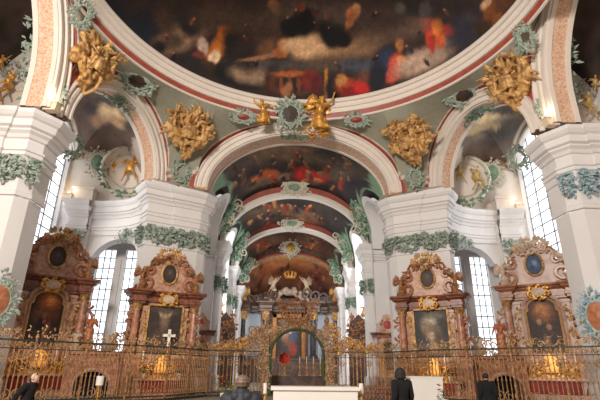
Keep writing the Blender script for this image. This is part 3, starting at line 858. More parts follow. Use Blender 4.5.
# ------------------------------------------------------------------ gilded reliefs on the pendentives
def relief_mesh(nm, seed, fig2=True):
    """seated gilded figures among bunched drapery and clouds; local x right, z up, back at y=0"""
    r = random.Random(seed); C = []
    # drapery: long folds fanning from the middle, gathered into a tail below
    for k in range(30):
        x0 = r.uniform(-1.15, 1.15); z0 = r.uniform(-.2, .9); x1 = x0 * .4 + r.uniform(-.2, .2); z1 = -1.35 + abs(x0) * .6 + r.uniform(-.2, .3); y0 = -r.uniform(.12, .5); q = r.uniform(.06, .11)
        C.append([(x0, y0, z0, q * 1.2), ((x0 * 2 + x1) / 3 + r.uniform(-.25, .25), y0 - .12, z0 * .6 + z1 * .4, q), ((x0 + x1 * 2) / 3 + r.uniform(-.2, .2), y0 - .05, z0 * .3 + z1 * .7, q), (x1, -.08, z1, q * .5)])
    for k in range(7): a = r.uniform(0, 2 * pi); C.append([(.75 * cos(a), -.1, .1 + .6 * sin(a), .3), (.95 * cos(a + .5), -.12, .05 + .75 * sin(a + .5), .22)])
    for k in range(16):
        a = r.uniform(-.5, pi + .5); q = r.uniform(1.1, 1.65); C.append([(.6 * cos(a), -.15, .2 + .5 * sin(a), .13), (q * .8 * cos(a + .15), -.3, .2 + q * .75 * sin(a + .15), .08), (q * cos(a + .3), -.22, .2 + q * .85 * sin(a + .3), .035)])
    def seated(cx, cz, h, fl, lean):
        pose = dict(pel=(0, -.12, .40), che=(.03 * fl + lean * .08, -.15, .58), nec=(.05 * fl + lean * .12, -.15, .70), hed=(.07 * fl + lean * .14, -.19, .79), shL=(.12 + lean * .1, -.15, .66), shR=(-.12 + lean * .1, -.15, .66),
                    elL=(.24, -.25, .58), haL=(.36, -.3, .70), elR=(-.24, -.28, .52), haR=(-.2, -.4, .42), hiL=(.06, -.14, .38), hiR=(-.06, -.14, .38), knL=(.15, -.36, .36), knR=(-.1, -.36, .33), anL=(.2, -.3, .12), anR=(-.14, -.32, .08))
        if fl < 0: pose = {k: (-v[0], v[1], v[2]) for k, v in pose.items()}
        ch = figure(h, pose, .9, seed)
        return [[(x + cx, y, z + cz, q) for x, y, z, q in c] for c in ch]
    C += seated(-.2, -.35, 1.9, 1, 1)
    if fig2: C += seated(.7, -.4, 1.2, -1, -.5)
    return blob_mesh(nm, C, .04, gold, 1)
RELG = 'gilded reliefs on the pendentives'
rel = [relief_mesh('gilded_relief', 3), relief_mesh('gilded_relief', 8)]
for i, (p, n, mi, sc, rl, lb) in enumerate((
        ((-12.2, 20.95, 17.5), (.9, -.25, -.35), 0, 1.28, -.1, 'gilded relief of seated figures beside the large arch at far left'),
        ((-7.95, 27.75, 17.15), (.45, -.75, -.5), 1, 1.42, 0, 'gilded relief of seated figures left of the choir arch'),
        ((12.3, 21.25, 17.4), (-.9, -.25, -.35), 1, 1.28, .1, 'gilded relief of seated figures beside the large arch at far right'),
        ((8.0, 28.0, 17.0), (-.45, -.75, -.5), 0, 1.42, 0, 'gilded relief of seated figures right of the choir arch'))):
    u, v, n_ = frame_axes(n); o = mobj('gilded_relief', rel[mi]); mx = Matrix((-u if False else u, -n_, v)).transposed().to_4x4()
    o.matrix_world = Matrix.Translation(p) @ mx @ Matrix.Rotation(rl, 4, 'Y') @ Matrix.Diagonal((sc * (-1 if i == 2 else 1), sc, sc, 1)); tag(o, lb, 'relief', RELG)
    m = M(); r = random.Random(i)
    for k in range(26):
        a = r.uniform(-.3, pi + .3); leaf(m, (r.uniform(-.9, .9), -.2 - .3 * r.random(), .2 + r.uniform(-.4, .8)), (cos(a), -.4, sin(a)), (0, -1, 0), r.uniform(.4, .8), .35)
    m.build('gilded_leaves', gold, o)

# rocaille cartouches
brownp = mat('brown_panel', rgb(66, 48, 38), .6, var=.5, scale=3)
def cartouche(name, p, n, w, h, seed, mt, panel, label, group=None, cat='cartouche', nl=46, roll=0.0, up_=None):
    root = empty(name, p, 0, label, cat, group); u, v, n_ = frame_axes(n)
    if up_: v = (V(up_) - n_ * V(up_).dot(n_)).normalized(); u = v.cross(n_)
    r = random.Random(seed); m = M()
    for k in range(16):
        a = 2 * pi * k / 16; q = 1 + r.uniform(-.1, .18)
        scroll(m, u * (w * .85 * cos(a) * q) + v * (h * .85 * sin(a) * q) + n_ * .12, u * cos(a) + v * sin(a), v * cos(a) - u * sin(a), w * r.uniform(.22, .4), .055 * w + .02, 1.2, r.choice((1, -1)))
    m.tube([u * (w * .66 * cos(2 * pi * k / 24)) + v * (h * .66 * sin(2 * pi * k / 24)) + n_ * .1 for k in range(24)], .085 * w + .02, 6, closed=True)
    for k in range(nl):
        a = r.uniform(0, 2 * pi); q = r.uniform(.75, 1.2); d = u * cos(a) + v * sin(a)
        leaf(m, d * 0 + u * (w * q * cos(a)) + v * (h * q * sin(a)) + n_ * .1, d + (v * cos(a) - u * sin(a)) * r.uniform(-1, 1) + n_ * .3, n_, w * r.uniform(.25, .5), .45)
    m.build('rocaille_frame', mt, root)
    if panel:
        b = M(); k = 24; b.add([n_ * .26] + [u * (w * .66 * cos(2 * pi * i / k)) + v * (h * .66 * sin(2 * pi * i / k)) + n_ * .16 for i in range(k)], [(0, i + 1, (i + 1) % k + 1) for i in range(k)])
        b.build('oval_panel', panel, root)
    return root
cartouche('rocaille_cartouche', (-10.75, 24.3, 18.95), (.45, -.45, -.8), 1.05, .75, 1, tealst, brownp, 'grey-green rocaille cartouche with dark oval above the left side arch', 'rocaille cartouches above the side arches')
cartouche('rocaille_cartouche', (10.9, 24.7, 18.95), (-.45, -.45, -.8), 1.05, .75, 2, tealst, brownp, 'grey-green rocaille cartouche with dark oval above the right side arch', 'rocaille cartouches above the side arches')
cartouche('rocaille_ornament', (-12.0, 18.7, 19.0), (.8, -.3, -.5), .6, .75, 3, tealst, None, 'small leafy ornament between the dome ring and the large left arch', None, 'stucco ornament', 30)
cartouche('rocaille_ornament', (12.0, 18.9, 18.7), (-.8, -.3, -.5), .6, .75, 4, tealst, None, 'small leafy ornament between the dome ring and the large right arch', None, 'stucco ornament', 30)
redp = mat('red_jewel', rgb(150, 60, 48), .5, var=.3)
cartouche('rocaille_ornament', (-4.2, 28.35, 18.95), (.1, -.8, -.55), .8, .4, 5, tealst, redp, 'leafy ornament with red centre left of the angels over the choir arch', 'leafy ornaments beside the angels', 'stucco ornament', 36)
cartouche('rocaille_ornament', (4.15, 28.3, 18.95), (-.1, -.8, -.55), .8, .4, 6, tealst, redp, 'leafy ornament with red centre right of the angels over the choir arch', 'leafy ornaments beside the angels', 'stucco ornament', 36)
for s in (-1, 1):
    nmS = 'left' if s < 0 else 'right'
    cartouche('rocaille_ornament', (s * 8.5, 29.3, 14.9), (-s * .4, -.85, -.3), .6, .75, 7 + s, tealst, None, 'grey-green shell ornament on top of the %s diagonal pier' % nmS, 'shell ornaments on the diagonal piers', 'stucco ornament', 34)
    cartouche('rocaille_ornament', (s * 13.0, 20.0, 14.9), (-s * .7, -.7, 0), .45, .65, 17 + s, tealst, None, 'leafy ornament on the cornice corner of the %s near pier' % nmS, 'leafy ornaments on the near pier cornices', 'stucco ornament', 30)
# coat of arms and angels over the choir arch
cartouche('crowning_cartouche', (-.75, 28.5, 19.35), (0, -1, -.35), 1.0, 1.05, 21, tealst, brownp, 'round blue-grey cartouche at the crown of the choir arch', None, 'cartouche', 50)
angel = figure(2.3, dict(pel=(0, -.1, .42), che=(.04, -.16, .60), nec=(.06, -.17, .72), hed=(.08, -.21, .81), shL=(.15, -.15, .68), shR=(-.07, -.17, .69), elL=(.3, -.18, .76), haL=(.36, -.2, .95), elR=(-.22, -.25, .62), haR=(-.36, -.28, .58),
         hiL=(.05, -.1, .4), hiR=(-.06, -.1, .4), knL=(.1, -.3, .22), knR=(-.12, -.28, .24), anL=(.22, -.2, .02), anR=(-.2, -.12, .06)), .85, 4)
ame = blob_mesh('gilded_angel', angel, .05, goldb, 2)
def place_angel(p, sc, flip, label):
    o = mobj('gilded_angel', ame, None, p); o.scale = (-sc if flip else sc, sc, sc); tag(o, label, 'angel statue')
    m = M(); wings(m, (0, -.1, 1.6), 1.5, .9, 1.0); m.build('wing', goldb, o); return o
place_angel((1.35, 28.3, 17.75), 1.35, False, 'large gilded winged angel right of the crowning cartouche over the choir arch')
place_angel((-2.7, 28.4, 18.25), 1.0, True, 'smaller gilded angel left of the crowning cartouche over the choir arch')
m = M(); r = random.Random(4)
for k in range(60): leaf(m, (r.uniform(-.7, .9), -.3 * r.random(), r.uniform(-.6, .2)), (r.uniform(-.9, .9), -.4, -r.random()), (0, -1, 0), r.uniform(.4, .8), .3)
o = m.build('gilded_palm_leaves', goldb); o.location = (1.2, 28.7, 18.3); tag(o, 'spray of gilded palm leaves below the large angel', 'stucco ornament')
m = M(); r = random.Random(5)
for k in range(50): leaf(m, (r.uniform(-1.2, 1.2), -.1 - .15 * r.random(), r.uniform(-.15, .2)), (r.uniform(-1, 1), -.3, r.uniform(-.5, .2)), (0, -.5, -.8), r.uniform(.35, .6), .5)
o = m.build('green_leaf_keystone', greenst); o.location = (-.3, 30.5, 18.5); tag(o, 'green leaf ornament on the soffit crown of the choir arch', 'stucco ornament')

# green stucco on the choir vault
greenv = mat('vault_green_stucco', rgb(142, 172, 146), .7, base2=rgb(98, 130, 104), scale=3)
def vault_corner(p, s, h, seed, label):
    r = random.Random(seed); root = empty('green_stucco_spandrel', p, 0, label, 'stucco ornament', 'green stucco in the choir vault corners')
    m = M()
    for k in range(120):
        z = r.uniform(0, h); x = s * (-r.uniform(0, .9) * (.3 + z / h)); y = -r.uniform(.05, 1.0)
        leaf(m, (x, y, z), (r.uniform(-1, 1), -.5, r.uniform(-.3, 1)), (-s * .6, -.7, -.2), r.uniform(.35, .8), .5)
    m.build('leaves', greenv, root); m = M()
    for k in range(16):
        z = r.uniform(.2, h * 1.1); x = -s * r.uniform(0, 1.1) * (.3 + z / h); scroll(m, (x, -r.uniform(.3, 1.0), z), (r.choice((-1, 1)), 0, .3), (0, -.2, 1), r.uniform(.3, .6), .08, 1.2, r.choice((1, -1)))
    m.build('scrolls', palest, root)
for q, (yy, xx, z0, h) in enumerate(((39.0, 6.35, 13.0, 3.2), (48.8, 6.3, 12.8, 3.0), (57.6, 6.2, 12.2, 2.6))):
    for s in (-1, 1): vault_corner((s * xx, yy, z0), s, h, 40 + q * 2 + s, 'green leafy stucco at the %s foot of the %s choir arch' % ('left' if s < 0 else 'right', ('second', 'third', 'last')[q]))
cartouche('green_cartouche', (-.1, 39.2, 17.9), (0, -1, -.2), 1.25, .7, 61, palest, greenst, 'green cartouche with pale scrolls on the second choir arch', 'green cartouches on the choir arches', 'cartouche', 18)
cartouche('green_cartouche', (-.1, 49.0, 17.45), (0, -1, -.2), 1.2, .6, 62, palest, greenst, 'green cartouche with pale scrolls on the third choir arch', 'green cartouches on the choir arches', 'cartouche', 18)
goldp = mat('gilt_panel', rgb(196, 150, 66), .45, .3, var=.4, scale=3)
cartouche('gilded_shield', (-.1, 57.2, 16.75), (0, -1, 0), 1.15, 1.2, 63, palest, goldp, 'pale scrolled shield with gilded centre above the apse arch', None, 'shield', 40)

# stucco inside the side bays
putto = [figure(1.15, dict(pel=(0, -.05, .45), che=(.03, -.1, .64), nec=(.05, -.1, .76), hed=(.06, -.14, .87), elL=(.27, -.12, .78), haL=(.40, -.12, .92), elR=(-.26, -.16, .62), haR=(-.38, -.2, .55), knL=(.16, -.22, .36), anL=(.24, -.1, .12), knR=(-.1, -.18, .25), anR=(-.18, -.02, .02)), 0, 2, 1.15)]
pme = blob_mesh('putto', putto[0], .035, goldb, 2); pmp = blob_mesh('putto', putto[0], .035, mat('cream_gold_stucco', rgb(214, 178, 112), .5, .2, var=.3), 2)
for s in (-1, 1):
    sd = 'left' if s < 0 else 'right'
    root = empty('stucco_medallion', (s * 13.3, 31.9, 15.9), 0, 'round white medallion wreathed in green stucco inside the %s side arch' % sd, 'medallion')
    n_ = V((-s * .35, -.8, -.3)); u, v, n_ = frame_axes(n_); m = M()
    m.tube([u * 1.85 * cos(2 * pi * k / 30) + v * 1.85 * sin(2 * pi * k / 30) + n_ * .15 for k in range(30)], .15, 6, closed=True); m.tube([u * 1.3 * cos(2 * pi * k / 30) + v * 1.3 * sin(2 * pi * k / 30) + n_ * .12 for k in range(30)], .07, 6, closed=True)
    m.build('moulded_ring', palest, root); m = M(); m.add([n_ * .1] + [u * 1.85 * cos(2 * pi * k / 30) + v * 1.85 * sin(2 * pi * k / 30) + n_ * .06 for k in range(30)], [(0, k + 1, (k + 1) % 30 + 1) for k in range(30)]); m.build('disc', cream, root); m = M(); r = random.Random(9 + s)
    for k in range(120):
        a = r.uniform(-.2, pi * 1.35) + (0 if s > 0 else pi * .0); leaf(m, u * 1.95 * cos(a) * s + v * -1.95 * sin(a) * .95 + n_ * .15, u * r.uniform(-1, 1) + v * r.uniform(-1, 1) + n_ * .3, n_, r.uniform(.3, .6), .5)
    m.build('leaf_wreath', greenst, root)
    for q, (dx, dz, sc, rz) in enumerate(((.45, -.75, 2.0, .4), (-.75, -.2, 1.5, -.5))):
        o = mobj('putto', pme if s < 0 else pmp, None, V((s * 13.5, 31.75, 15.5)) + V((dx, -.3, dz)), rz, sc)
        tag(o, '%s putto at the medallion inside the %s side arch' % (('larger gilded', 'smaller gilded')[q], sd), 'putto')
    cartouche('rocaille_ornament', (s * 17.3, 30.6, 17.3), (-s * .7, -.6, -.35), .8, .9, 85 + s, tealst, None, 'leafy rocaille above the tall %s window arch' % sd, None, 'stucco ornament', 40)
    m = M(); yk = [32.95 - 5.9 * k / 24 for k in range(25)]; m.tube([(s * 18.1, y, bay_h(0, V((18.3, y, 0))) - .1) for y in yk], .16, 8)
    o = m.build('window_archivolt', palest); tag(o, 'pale moulded band arching over the tall %s window' % sd, 'moulding')
    cartouche('rocaille_cartouche', (s * 15.9, 32.3, 16.8), (-s * .3, -.85, -.35), .75, 1.0, 80 + s, palest, greenst, 'green cartouche with pale scrolls beside the medallion inside the %s side arch' % sd, None, 'cartouche', 40)
    m = M(); m.box((0, 0, 0), (1.5, .7, .9)); m.box((0, -.05, .5), (1.7, .8, .15)); m.box((0, -.03, -.45), (1.6, .75, .12))
    o = m.build('gilded_pedestal', cream); o.location = (s * 16.6, 32.7, 14.1); tag(o, 'cream pedestal block on the corner pilaster cornice, %s bay' % sd, 'pedestal')
    m = M(); r = random.Random(19 + s)
    for k in range(80):
        t = r.random(); leaf(m, (s * (15.0 + 2.9 * t), 32.3 - 1.2 * t * 0, 17.3 + .5 * sin(4 * t) + r.uniform(-.2, .2)), (r.uniform(-1, 1), -.4, r.uniform(-1, 1)), (0, -1, 0), r.uniform(.25, .5), .4)
    o = m.build('leaf_festoon', mat('brown_gold_stucco', rgb(140, 110, 76), .6, .1, var=.4)); tag(o, 'brownish leaf festoon along the fresco edge inside the %s side arch' % sd, 'stucco ornament')
    m = M(); r = random.Random(29 + s)
    for k in range(64):
        a = r.gauss(0, .14); p = Sc + Sax * r.uniform(.05, .9) + (Se * sin(a) * Sr * .97) + V((0, 0, Sr * .97 * cos(a)))
        leaf(m, (s * p.x, p.y, p.z), (r.uniform(-1, 1), r.uniform(-1, 1), -.3), (0, -.3, -1), r.uniform(.3, .55), .5)
    o = m.build('leaf_keystone', greenst); tag(o, 'green leaves on the soffit crown of the %s side arch' % sd, 'stucco ornament')
    # statues and leaves in the transept beyond the near pier
    for q, (x, y, z, sc, rz) in enumerate(((17.2, 22.4, 15.9, 1.7, .5), (15.9, 22.4, 15.3, 1.4, -.4), (18.0, 22.3, 17.6, 1.2, 0))):
        o = mobj('putto', pme if s < 0 else pmp, None, (s * x, y, z), rz * s, sc); tag(o, '%s gilded putto above the cornice of the %s near pier' % (('seated large', 'smaller', 'raised')[q], sd), 'putto')
    m = M(); r = random.Random(39 + s)
    for k in range(110):
        t = r.random(); ly = r.choice((0, 1)); p = (s * (14.6 + r.uniform(0, .5)), 20.6 - 1.6 * t + .3, 14.4 + 4.6 * t) if ly else (s * r.uniform(14.6, 18), 22.5, r.uniform(17.6, 18.8))
        leaf(m, p, (r.uniform(-1, 1), r.uniform(-1, .3), r.uniform(-1, 1)), (-s * .5, -1, 0), r.uniform(.3, .6), .4)
    o = m.build('leaf_festoon', tealst); tag(o, 'grey-green leaf festoon along the inner edge of the large %s arch' % sd, 'stucco ornament')
# teal medallions low on the near piers
cartouche('consecration_medallion', (-13.72, 20.55, 4.35), (.8, -.6, 0), .72, 1.05, 91, tealst, mat('copper_disc', rgb(190, 120, 80), .5, var=.4, scale=4), 'grey-green leafy medallion with copper disc low on the left near pier', 'medallions on the near piers', 'medallion', 60)
cartouche('consecration_medallion', (13.72, 20.55, 4.05), (-.8, -.6, 0), .72, 1.05, 92, bluest, bpy.data.materials['copper_disc'], 'bluish leafy medallion with copper disc low on the right near pier', 'medallions on the near piers', 'medallion', 60)

# little warm lamps standing on the cornices
lampm = mat('lamp_housing', rgb(238, 216, 186), .4); bulbm = mat('warm_bulb', rgb(255, 226, 180), .4, emit=(1, .78, .5, 1), estr=3)
for k, (x, y, z, lb) in enumerate(((10.3, 29.3, 14.02, 'outer corner of the %s diagonal pier'), (7.35, 30.65, 14.02, 'choir side corner of the %s diagonal pier'), (17.7, 32.4, 13.64, 'corner pilaster by the tall %s window'), (12.95, 19.75, 13.67, 'corner of the %s near pier'))):
    for s in (-1, 1):
        root = empty('cornice_lamp', (s * x, y, z), 0, 'small warm lamp on the cornice, ' + lb % ('left' if s < 0 else 'right'), 'lamp', 'lamps on the cornices')
        m = M(); m.prism([(-.3, 0), (.3, 0), (.36, .42), (-.36, .42)], -.2, .2); m.box((0, 0, .44), (.8, .5, .06)); m.build('housing', lampm, root)
        m = M(); m.lathe([(.02, 0), (.12, .03), (.12, .1), (.02, .16)], (0, 0, .47), 10); m.build('bulb', bulbm, root)
        l = bpy.data.lights.new('lamp_glow', 'POINT'); l.energy = 22; l.color = (1, .74, .46); l.shadow_soft_size = .15
        o = bpy.data.objects.new('lamp_glow', l); COL.objects.link(o); o.location = (s * (x - .25), y - .35, z + .85)
# ------------------------------------------------------------------ side altars
marR = mat('red_marble', rgb(196, 138, 106), .35, base2=rgb(136, 86, 62), scale=3.4)
marP = mat('pink_marble', rgb(208, 166, 140), .35, base2=rgb(164, 112, 88), scale=3.0)
marD = mat('dark_red_marble', rgb(156, 98, 74), .35, base2=rgb(96, 58, 44), scale=3.5)
marW = mat('pale_marble', rgb(206, 180, 166), .4, base2=rgb(180, 136, 120), scale=1.8)
carv = mat('brown_gilt_carving', rgb(176, 120, 72), .5, .15, base2=rgb(110, 70, 46), scale=5)
redcl = mat('red_antependium', rgb(150, 44, 34), .7, var=.4, scale=3)
carvW = mat('pale_carving', rgb(214, 188, 162), .5, var=.25, scale=4)

def canvas(w, h, S, base, outline=None, n=46, seed=1.0, warp=4):
    """painted panel facing -y, x across, z up from 0; outline trims it: returns half width at height t"""
    m = M(); cs = []; nz = int(n * h / w)
    for j in range(nz + 1):
        for i in range(n + 1):
            t = j / nz; hw = w / 2 * (outline(t) if outline else 1); x = -hw + 2 * hw * i / n; z = h * t
            m.v.append((x, 0, z)); cs.append(brush(50 + 50 * x / (w / 2), 140 * (1 - t), base, S, warp * .5, .07, seed, .25))
    m.f = [(j * (n + 1) + i, j * (n + 1) + i + 1, (j + 1) * (n + 1) + i + 1, (j + 1) * (n + 1) + i) for j in range(nz) for i in range(n)]; m.c = cs
    return m
def arched(t): return 1.0 if t < .78 else (.86 if t < .84 else .86 * sqrt(max(0, 1 - ((t - .84) / .162) ** 2)))
def oval(t): return sqrt(max(0, 1 - (2 * t - 1) ** 2))
PAL = {
 'crucifix': (rgb(58, 46, 40), strokes("50 40 14 26 0 120 100 84 .6\n50 30 7 9 0 176 146 116 .4\n36 22 5 14 -35 160 130 100 .4\n64 22 5 14 35 160 130 100 .4\n50 62 10 24 0 134 104 80 .5\n50 100 24 34 0 78 60 48 .6\n70 110 16 26 10 66 50 44 .5\n28 112 16 26 -10 84 56 42 .5\n50 10 40 10 0 84 70 60 .8")),
 'assumption': (rgb(52, 48, 44), strokes("44 40 22 22 -20 150 140 120 .7\n52 30 12 14 10 178 164 138 .5\n38 56 14 18 20 140 116 92 .6\n62 60 16 18 -20 104 92 80 .6\n46 84 14 16 0 176 150 116 .5\n70 90 14 20 10 80 62 54 .5\n30 100 16 20 0 66 60 66 .5\n52 112 14 16 0 150 120 90 .5\n76 118 14 14 0 120 88 62 .5\n26 124 14 10 0 96 72 56 .5\n60 14 26 10 10 110 100 86 .8\n50 70 6 5 0 190 160 130 .4")),
 'glow': (rgb(52, 34, 26), strokes("56 30 26 24 0 190 104 44 .8\n56 26 12 12 0 226 146 70 .7\n50 60 30 20 0 130 76 44 .8\n44 90 16 30 0 28 26 34 .4\n46 62 7 8 0 150 104 76 .4\n58 100 8 20 10 166 120 90 .5\n72 112 16 26 10 90 60 46 .5\n24 118 14 24 0 70 48 38 .5\n50 76 5 5 0 180 80 90 .4")),
 'saints': (rgb(56, 40, 32), strokes("50 36 28 22 0 160 100 60 .8\n50 26 14 12 0 190 128 76 .7\n36 84 16 30 0 54 42 44 .5\n36 60 7 8 0 170 130 100 .4\n62 96 18 28 0 70 54 48 .5\n62 74 7 8 0 170 124 94 .4\n50 112 10 18 0 140 104 78 .5\n76 112 12 22 0 60 46 42 .5")),
 'dark_oval': (rgb(44, 34, 34), strokes("50 70 26 40 0 74 54 48 .7\n50 56 12 14 0 96 70 58 .6")),
 'blue_oval': (rgb(40, 60, 92), strokes("50 70 30 44 0 62 88 126 .7\n54 60 12 18 0 120 130 150 .6\n40 90 12 16 0 50 60 84 .5"))}
def rect_frame(m, w, h, t, d):
    for x in (-1, 1): m.box((x * (w / 2 + t / 2), -d / 2, h / 2), (t, d, h + 2 * t))
    for z in (-t / 2, h + t / 2): m.box((0, -d / 2, z), (w + 2 * t, d, t))
    return m
def outline_frame(m, w, h, fn, r):
    n = 60; L = [(-w / 2 * fn(i / n), -.03, h * i / n) for i in range(n + 1)]; R_ = [(-x, y, z) for x, y, z in L[::-1]]
    return m.tube(L + R_, r, 6, closed=True)
angel2 = figure(1.25, dict(pel=(0, -.02, .46), che=(.02, -.07, .64), nec=(.03, -.07, .76), hed=(.05, -.11, .86), elL=(.24, -.1, .66), haL=(.34, -.16, .78), elR=(-.22, -.14, .62), haR=(-.2, -.28, .56), hiL=(.06, -.02, .44), hiR=(-.06, -.02, .44), knL=(.16, -.22, .36), knR=(-.12, -.2, .28), anL=(.2, -.12, .06), anR=(-.18, -.06, .02)), .7, 6)
angel_me = blob_mesh('carved_angel', angel2, .045, carv, 2); angel_pale = angel_me.copy(); angel_pale.materials.clear(); angel_pale.materials.append(carvW)
saint = figure(1.9, dict(elL=(.2, -.08, .62), haL=(.14, -.2, .68), elR=(-.2, .0, .62), haR=(-.26, -.12, .5)), 1.0, 12)
saint_me = blob_mesh('carved_saint', saint, .05, carv, 2); saint_red = saint_me.copy(); saint_red.materials.clear(); saint_red.materials.append(mat('red_gilt_statue', rgb(176, 84, 62), .5, .1, base2=rgb(200, 140, 80), scale=4))

def side_altar(loc, rz, label, B, S, picture, oval_pic, seed, pale=False):
    root = empty('side_altar', loc, rz, label, 'altar', 'side altars'); r = random.Random(seed); root.scale = (S,) * 3
    mR, mP, mD = (marP, marW, marR) if pale else (marR, marP, marD)  # far right altar: haze is put into its paler marbles and carving
    ca = carvW if pale else carv
    # table with red cloth front
    m = M(); m.box((0, -.5, .08), (3.3, 1.9, .16)); m.box((0, -.45, .2), (3.1, 1.6, .12)); m.prism([(-1.35, .24), (1.35, .24), (1.5, .7), (1.5, .95), (-1.5, .95), (-1.5, .7)], -1.15, -.1); m.box((0, -.65, 1.0), (3.3, 1.3, .1))
    m.build('altar_table', mP, root)
    m = M(); m.box((0, -1.17, .6), (2.5, .05, .62)); m.box((0, -1.19, .9), (2.7, .05, .07)); m.build('antependium', redcl, root)
    # socle, body, pilasters
    m = M(); m.box((0, .25, 1.15), (4.3, 1.2, 2.3)); m.box((0, .2, 2.2), (4.5, 1.35, .16)); m.box((0, .1, 1.3), (3.2, 1.3, .14))
    for x in (-1.72, 1.72): m.box((x, -.25, 1.2), (.86, .7, 2.2)); m.box((x, -.25, 2.22), (.98, .8, .14)); m.box((x, -.25, .3), (.98, .8, .5))
    m.build('socle', mR, root)
    m = M(); m.box((0, .45, 3.8), (4.1, .7, 3.2)); m.build('retable_body', mP, root)
    for x in (-1.25, 1.25): m = M(); m.box((x, .02, 3.75), (.34, .3, 2.9)); m.box((x, .0, 5.1), (.42, .36, .14)); m.box((x, .0, 2.4), (.42, .36, .16)); m.build('inner_pilaster', mP if not pale else marW, root)
    for x in (-1.78, 1.78):
        m = M(); m.lathe([(.27, 2.28), (.27, 2.36), (.2, 2.42), (.215, 3.2), (.2, 4.6), (.18, 4.85)], (x, -.32, 0), 14); c = m.build('column', mR, root, smooth=False)
        m = M(); m.lathe([(.19, 4.85), (.22, 4.9), (.2, 4.98), (.28, 5.2), (.32, 5.26)], (x, -.32, 0), 12)
        for k in range(16): leaf(m, (x + .18 * cos(k * .785), -.32 + .18 * sin(k * .785), 4.88 + .14 * (k // 8)), (cos(k * .785) * .4, sin(k * .785) * .4, 1), (cos(k * .785), sin(k * .785), 0), .28, .6)
        m.build('capital', gold, c)
        m = M()
        for k in range(26): leaf(m, (x * .72 + r.uniform(-.1, .1), -.16, r.uniform(3.0, 4.9)), (r.uniform(-1, 1), -.2, r.uniform(-1, .4)), (0, -1, 0), r.uniform(.16, .32), .5)
        m.build('gilded_festoon', gold, root)
        m = M()
        for k in range(5): scroll(m, (x * 1.22, -.1 - .05 * k, 2.5 + .55 * k), (x, -.3, 0), (0, 0, 1), .34 - .02 * k, .075, 1.2, 1 if k % 2 else -1)
        m.build('side_scrolls', mR, root)
    # entablature breaking forward over the columns
    pth = [(-2.2, .8), (-2.2, -.3), (-2.08, -.6), (-1.3, -.6), (-1.25, -.2), (-.75, -.2), (.75, -.2), (1.25, -.2), (1.3, -.6), (2.08, -.6), (2.2, -.3), (2.2, .8)]
    pr = [(-.35, 5.28), (-.1, 5.28), (-.1, 5.4), (-.02, 5.42), (-.02, 5.58), (-.08, 5.6), (-.08, 5.74), (.04, 5.8), (.14, 5.86), (.16, 5.92), (.3, 6.0), (.32, 6.1), (-1.0, 6.14)]
    m = plan_sweep(pth, pr); m.box((0, .3, 5.75), (4.2, .9, .7))
    m.build('entablature', mD, root)
    # painting with gilded frame
    w, h, z0 = (2.02, 2.85, 2.36) if not B else (1.72, 3.0, 2.3)
    base, Sx = PAL[picture]; pm = canvas(w, h, Sx, base, arched if B else None, 46, seed)
    p = pm.build('painting', paintc, root); p.location = (0, -.16, z0)
    m = M()
    if B: outline_frame(m, w, h, arched, .075)
    else: rect_frame(m, w, h, .12, .12)
    f = m.build('picture_frame', gold if not B else mat('gilt_marble', rgb(206, 160, 112), .4, .1, var=.3), p)
    if B:
        m = M(); outline_frame(m, w + .34, h + .24, arched, .11); f2 = m.build('moulded_surround', mP, root); f2.location = (0, -.1, z0 - .05)
    # gold cartouche over the painting
    m = M(); zc = 5.62
    for k in range(14):
        a = 2 * pi * k / 14; scroll(m, (.5 * cos(a), -.5, zc + .3 * sin(a)), (cos(a), 0, sin(a)), (-sin(a), 0, cos(a)), .2, .06, 1.1, 1 if k % 2 else -1)
    for k in range(24): a = r.uniform(0, 6.3); leaf(m, (.5 * cos(a), -.5, zc + .32 * sin(a)), (cos(a), -.4, sin(a)), (0, -1, 0), r.uniform(.12, .22), .6)
    c = m.build('gilded_cartouche', goldb, root)
    m = M(); m.lathe([(.02, 0), (.4, 0), (.36, .06), (.02, .1)], (0, 0, 0), 18); m.xf(Matrix.Rotation(pi / 2, 4, 'X')).xf(Matrix.Diagonal((1, 1, .62, 1))); q = m.build('inscription_plate', carvW, c); q.location = (0, -.5, zc)
    # upper gable: scrolled outline
    hwf = [(2.05, 6.1), (2.0, 6.35), (1.5, 6.5), (1.42, 6.8), (1.6, 7.05), (1.5, 7.3), (1.12, 7.45), (1.05, 7.7), (1.2, 7.95), (1.05, 8.2), (.7, 8.25), (.45, 8.42), (0, 8.5)]
    poly = [(x, z) for x, z in hwf] + [(-x, z) for x, z in hwf[-2::-1]]
    m = M(); m.prism(poly, .0, .5); m.build('gable', mP, root)
    m = M()
    pts = [(x, -.02, z) for x, z in poly]; m.tube(pts, .085, 6); m.build('gable_moulding', mD, root)
    for x in (-1, 1):
        m = M(); scroll(m, (x * 1.62, -.1, 6.55), (x, 0, -.2), (0, 0, 1), .5, .13, 1.25, 1 if x > 0 else -1); scroll(m, (x * 1.4, -.1, 7.5), (x, 0, .1), (0, 0, 1), .36, .1, 1.25, 1 if x > 0 else -1)
        scroll(m, (x * .8, -.1, 8.3), (x, 0, .3), (0, 0, 1), .3, .08, 1.25, 1 if x > 0 else -1); m.build('volute', mR, root)
    zo, ow, oh = 7.28, .98, 1.3
    base, Sx = PAL[oval_pic]; pm = canvas(ow, oh, Sx, base, oval, 26, seed + 3, 3); p = pm.build('oval_painting', paintc, root); p.location = (0, -.05, zo - oh / 2)
    m = M(); outline_frame(m, ow, oh, oval, .07); m.build('oval_frame', gold, p)
    m = M()
    for k in range(40): a = r.uniform(.1, pi - .1); leaf(m, (.75 * cos(a), -.1, 8.2 + .5 * sin(a)), (cos(a) * .8, -.3, sin(a) + .2), (0, -1, 0), r.uniform(.2, .45), .5)
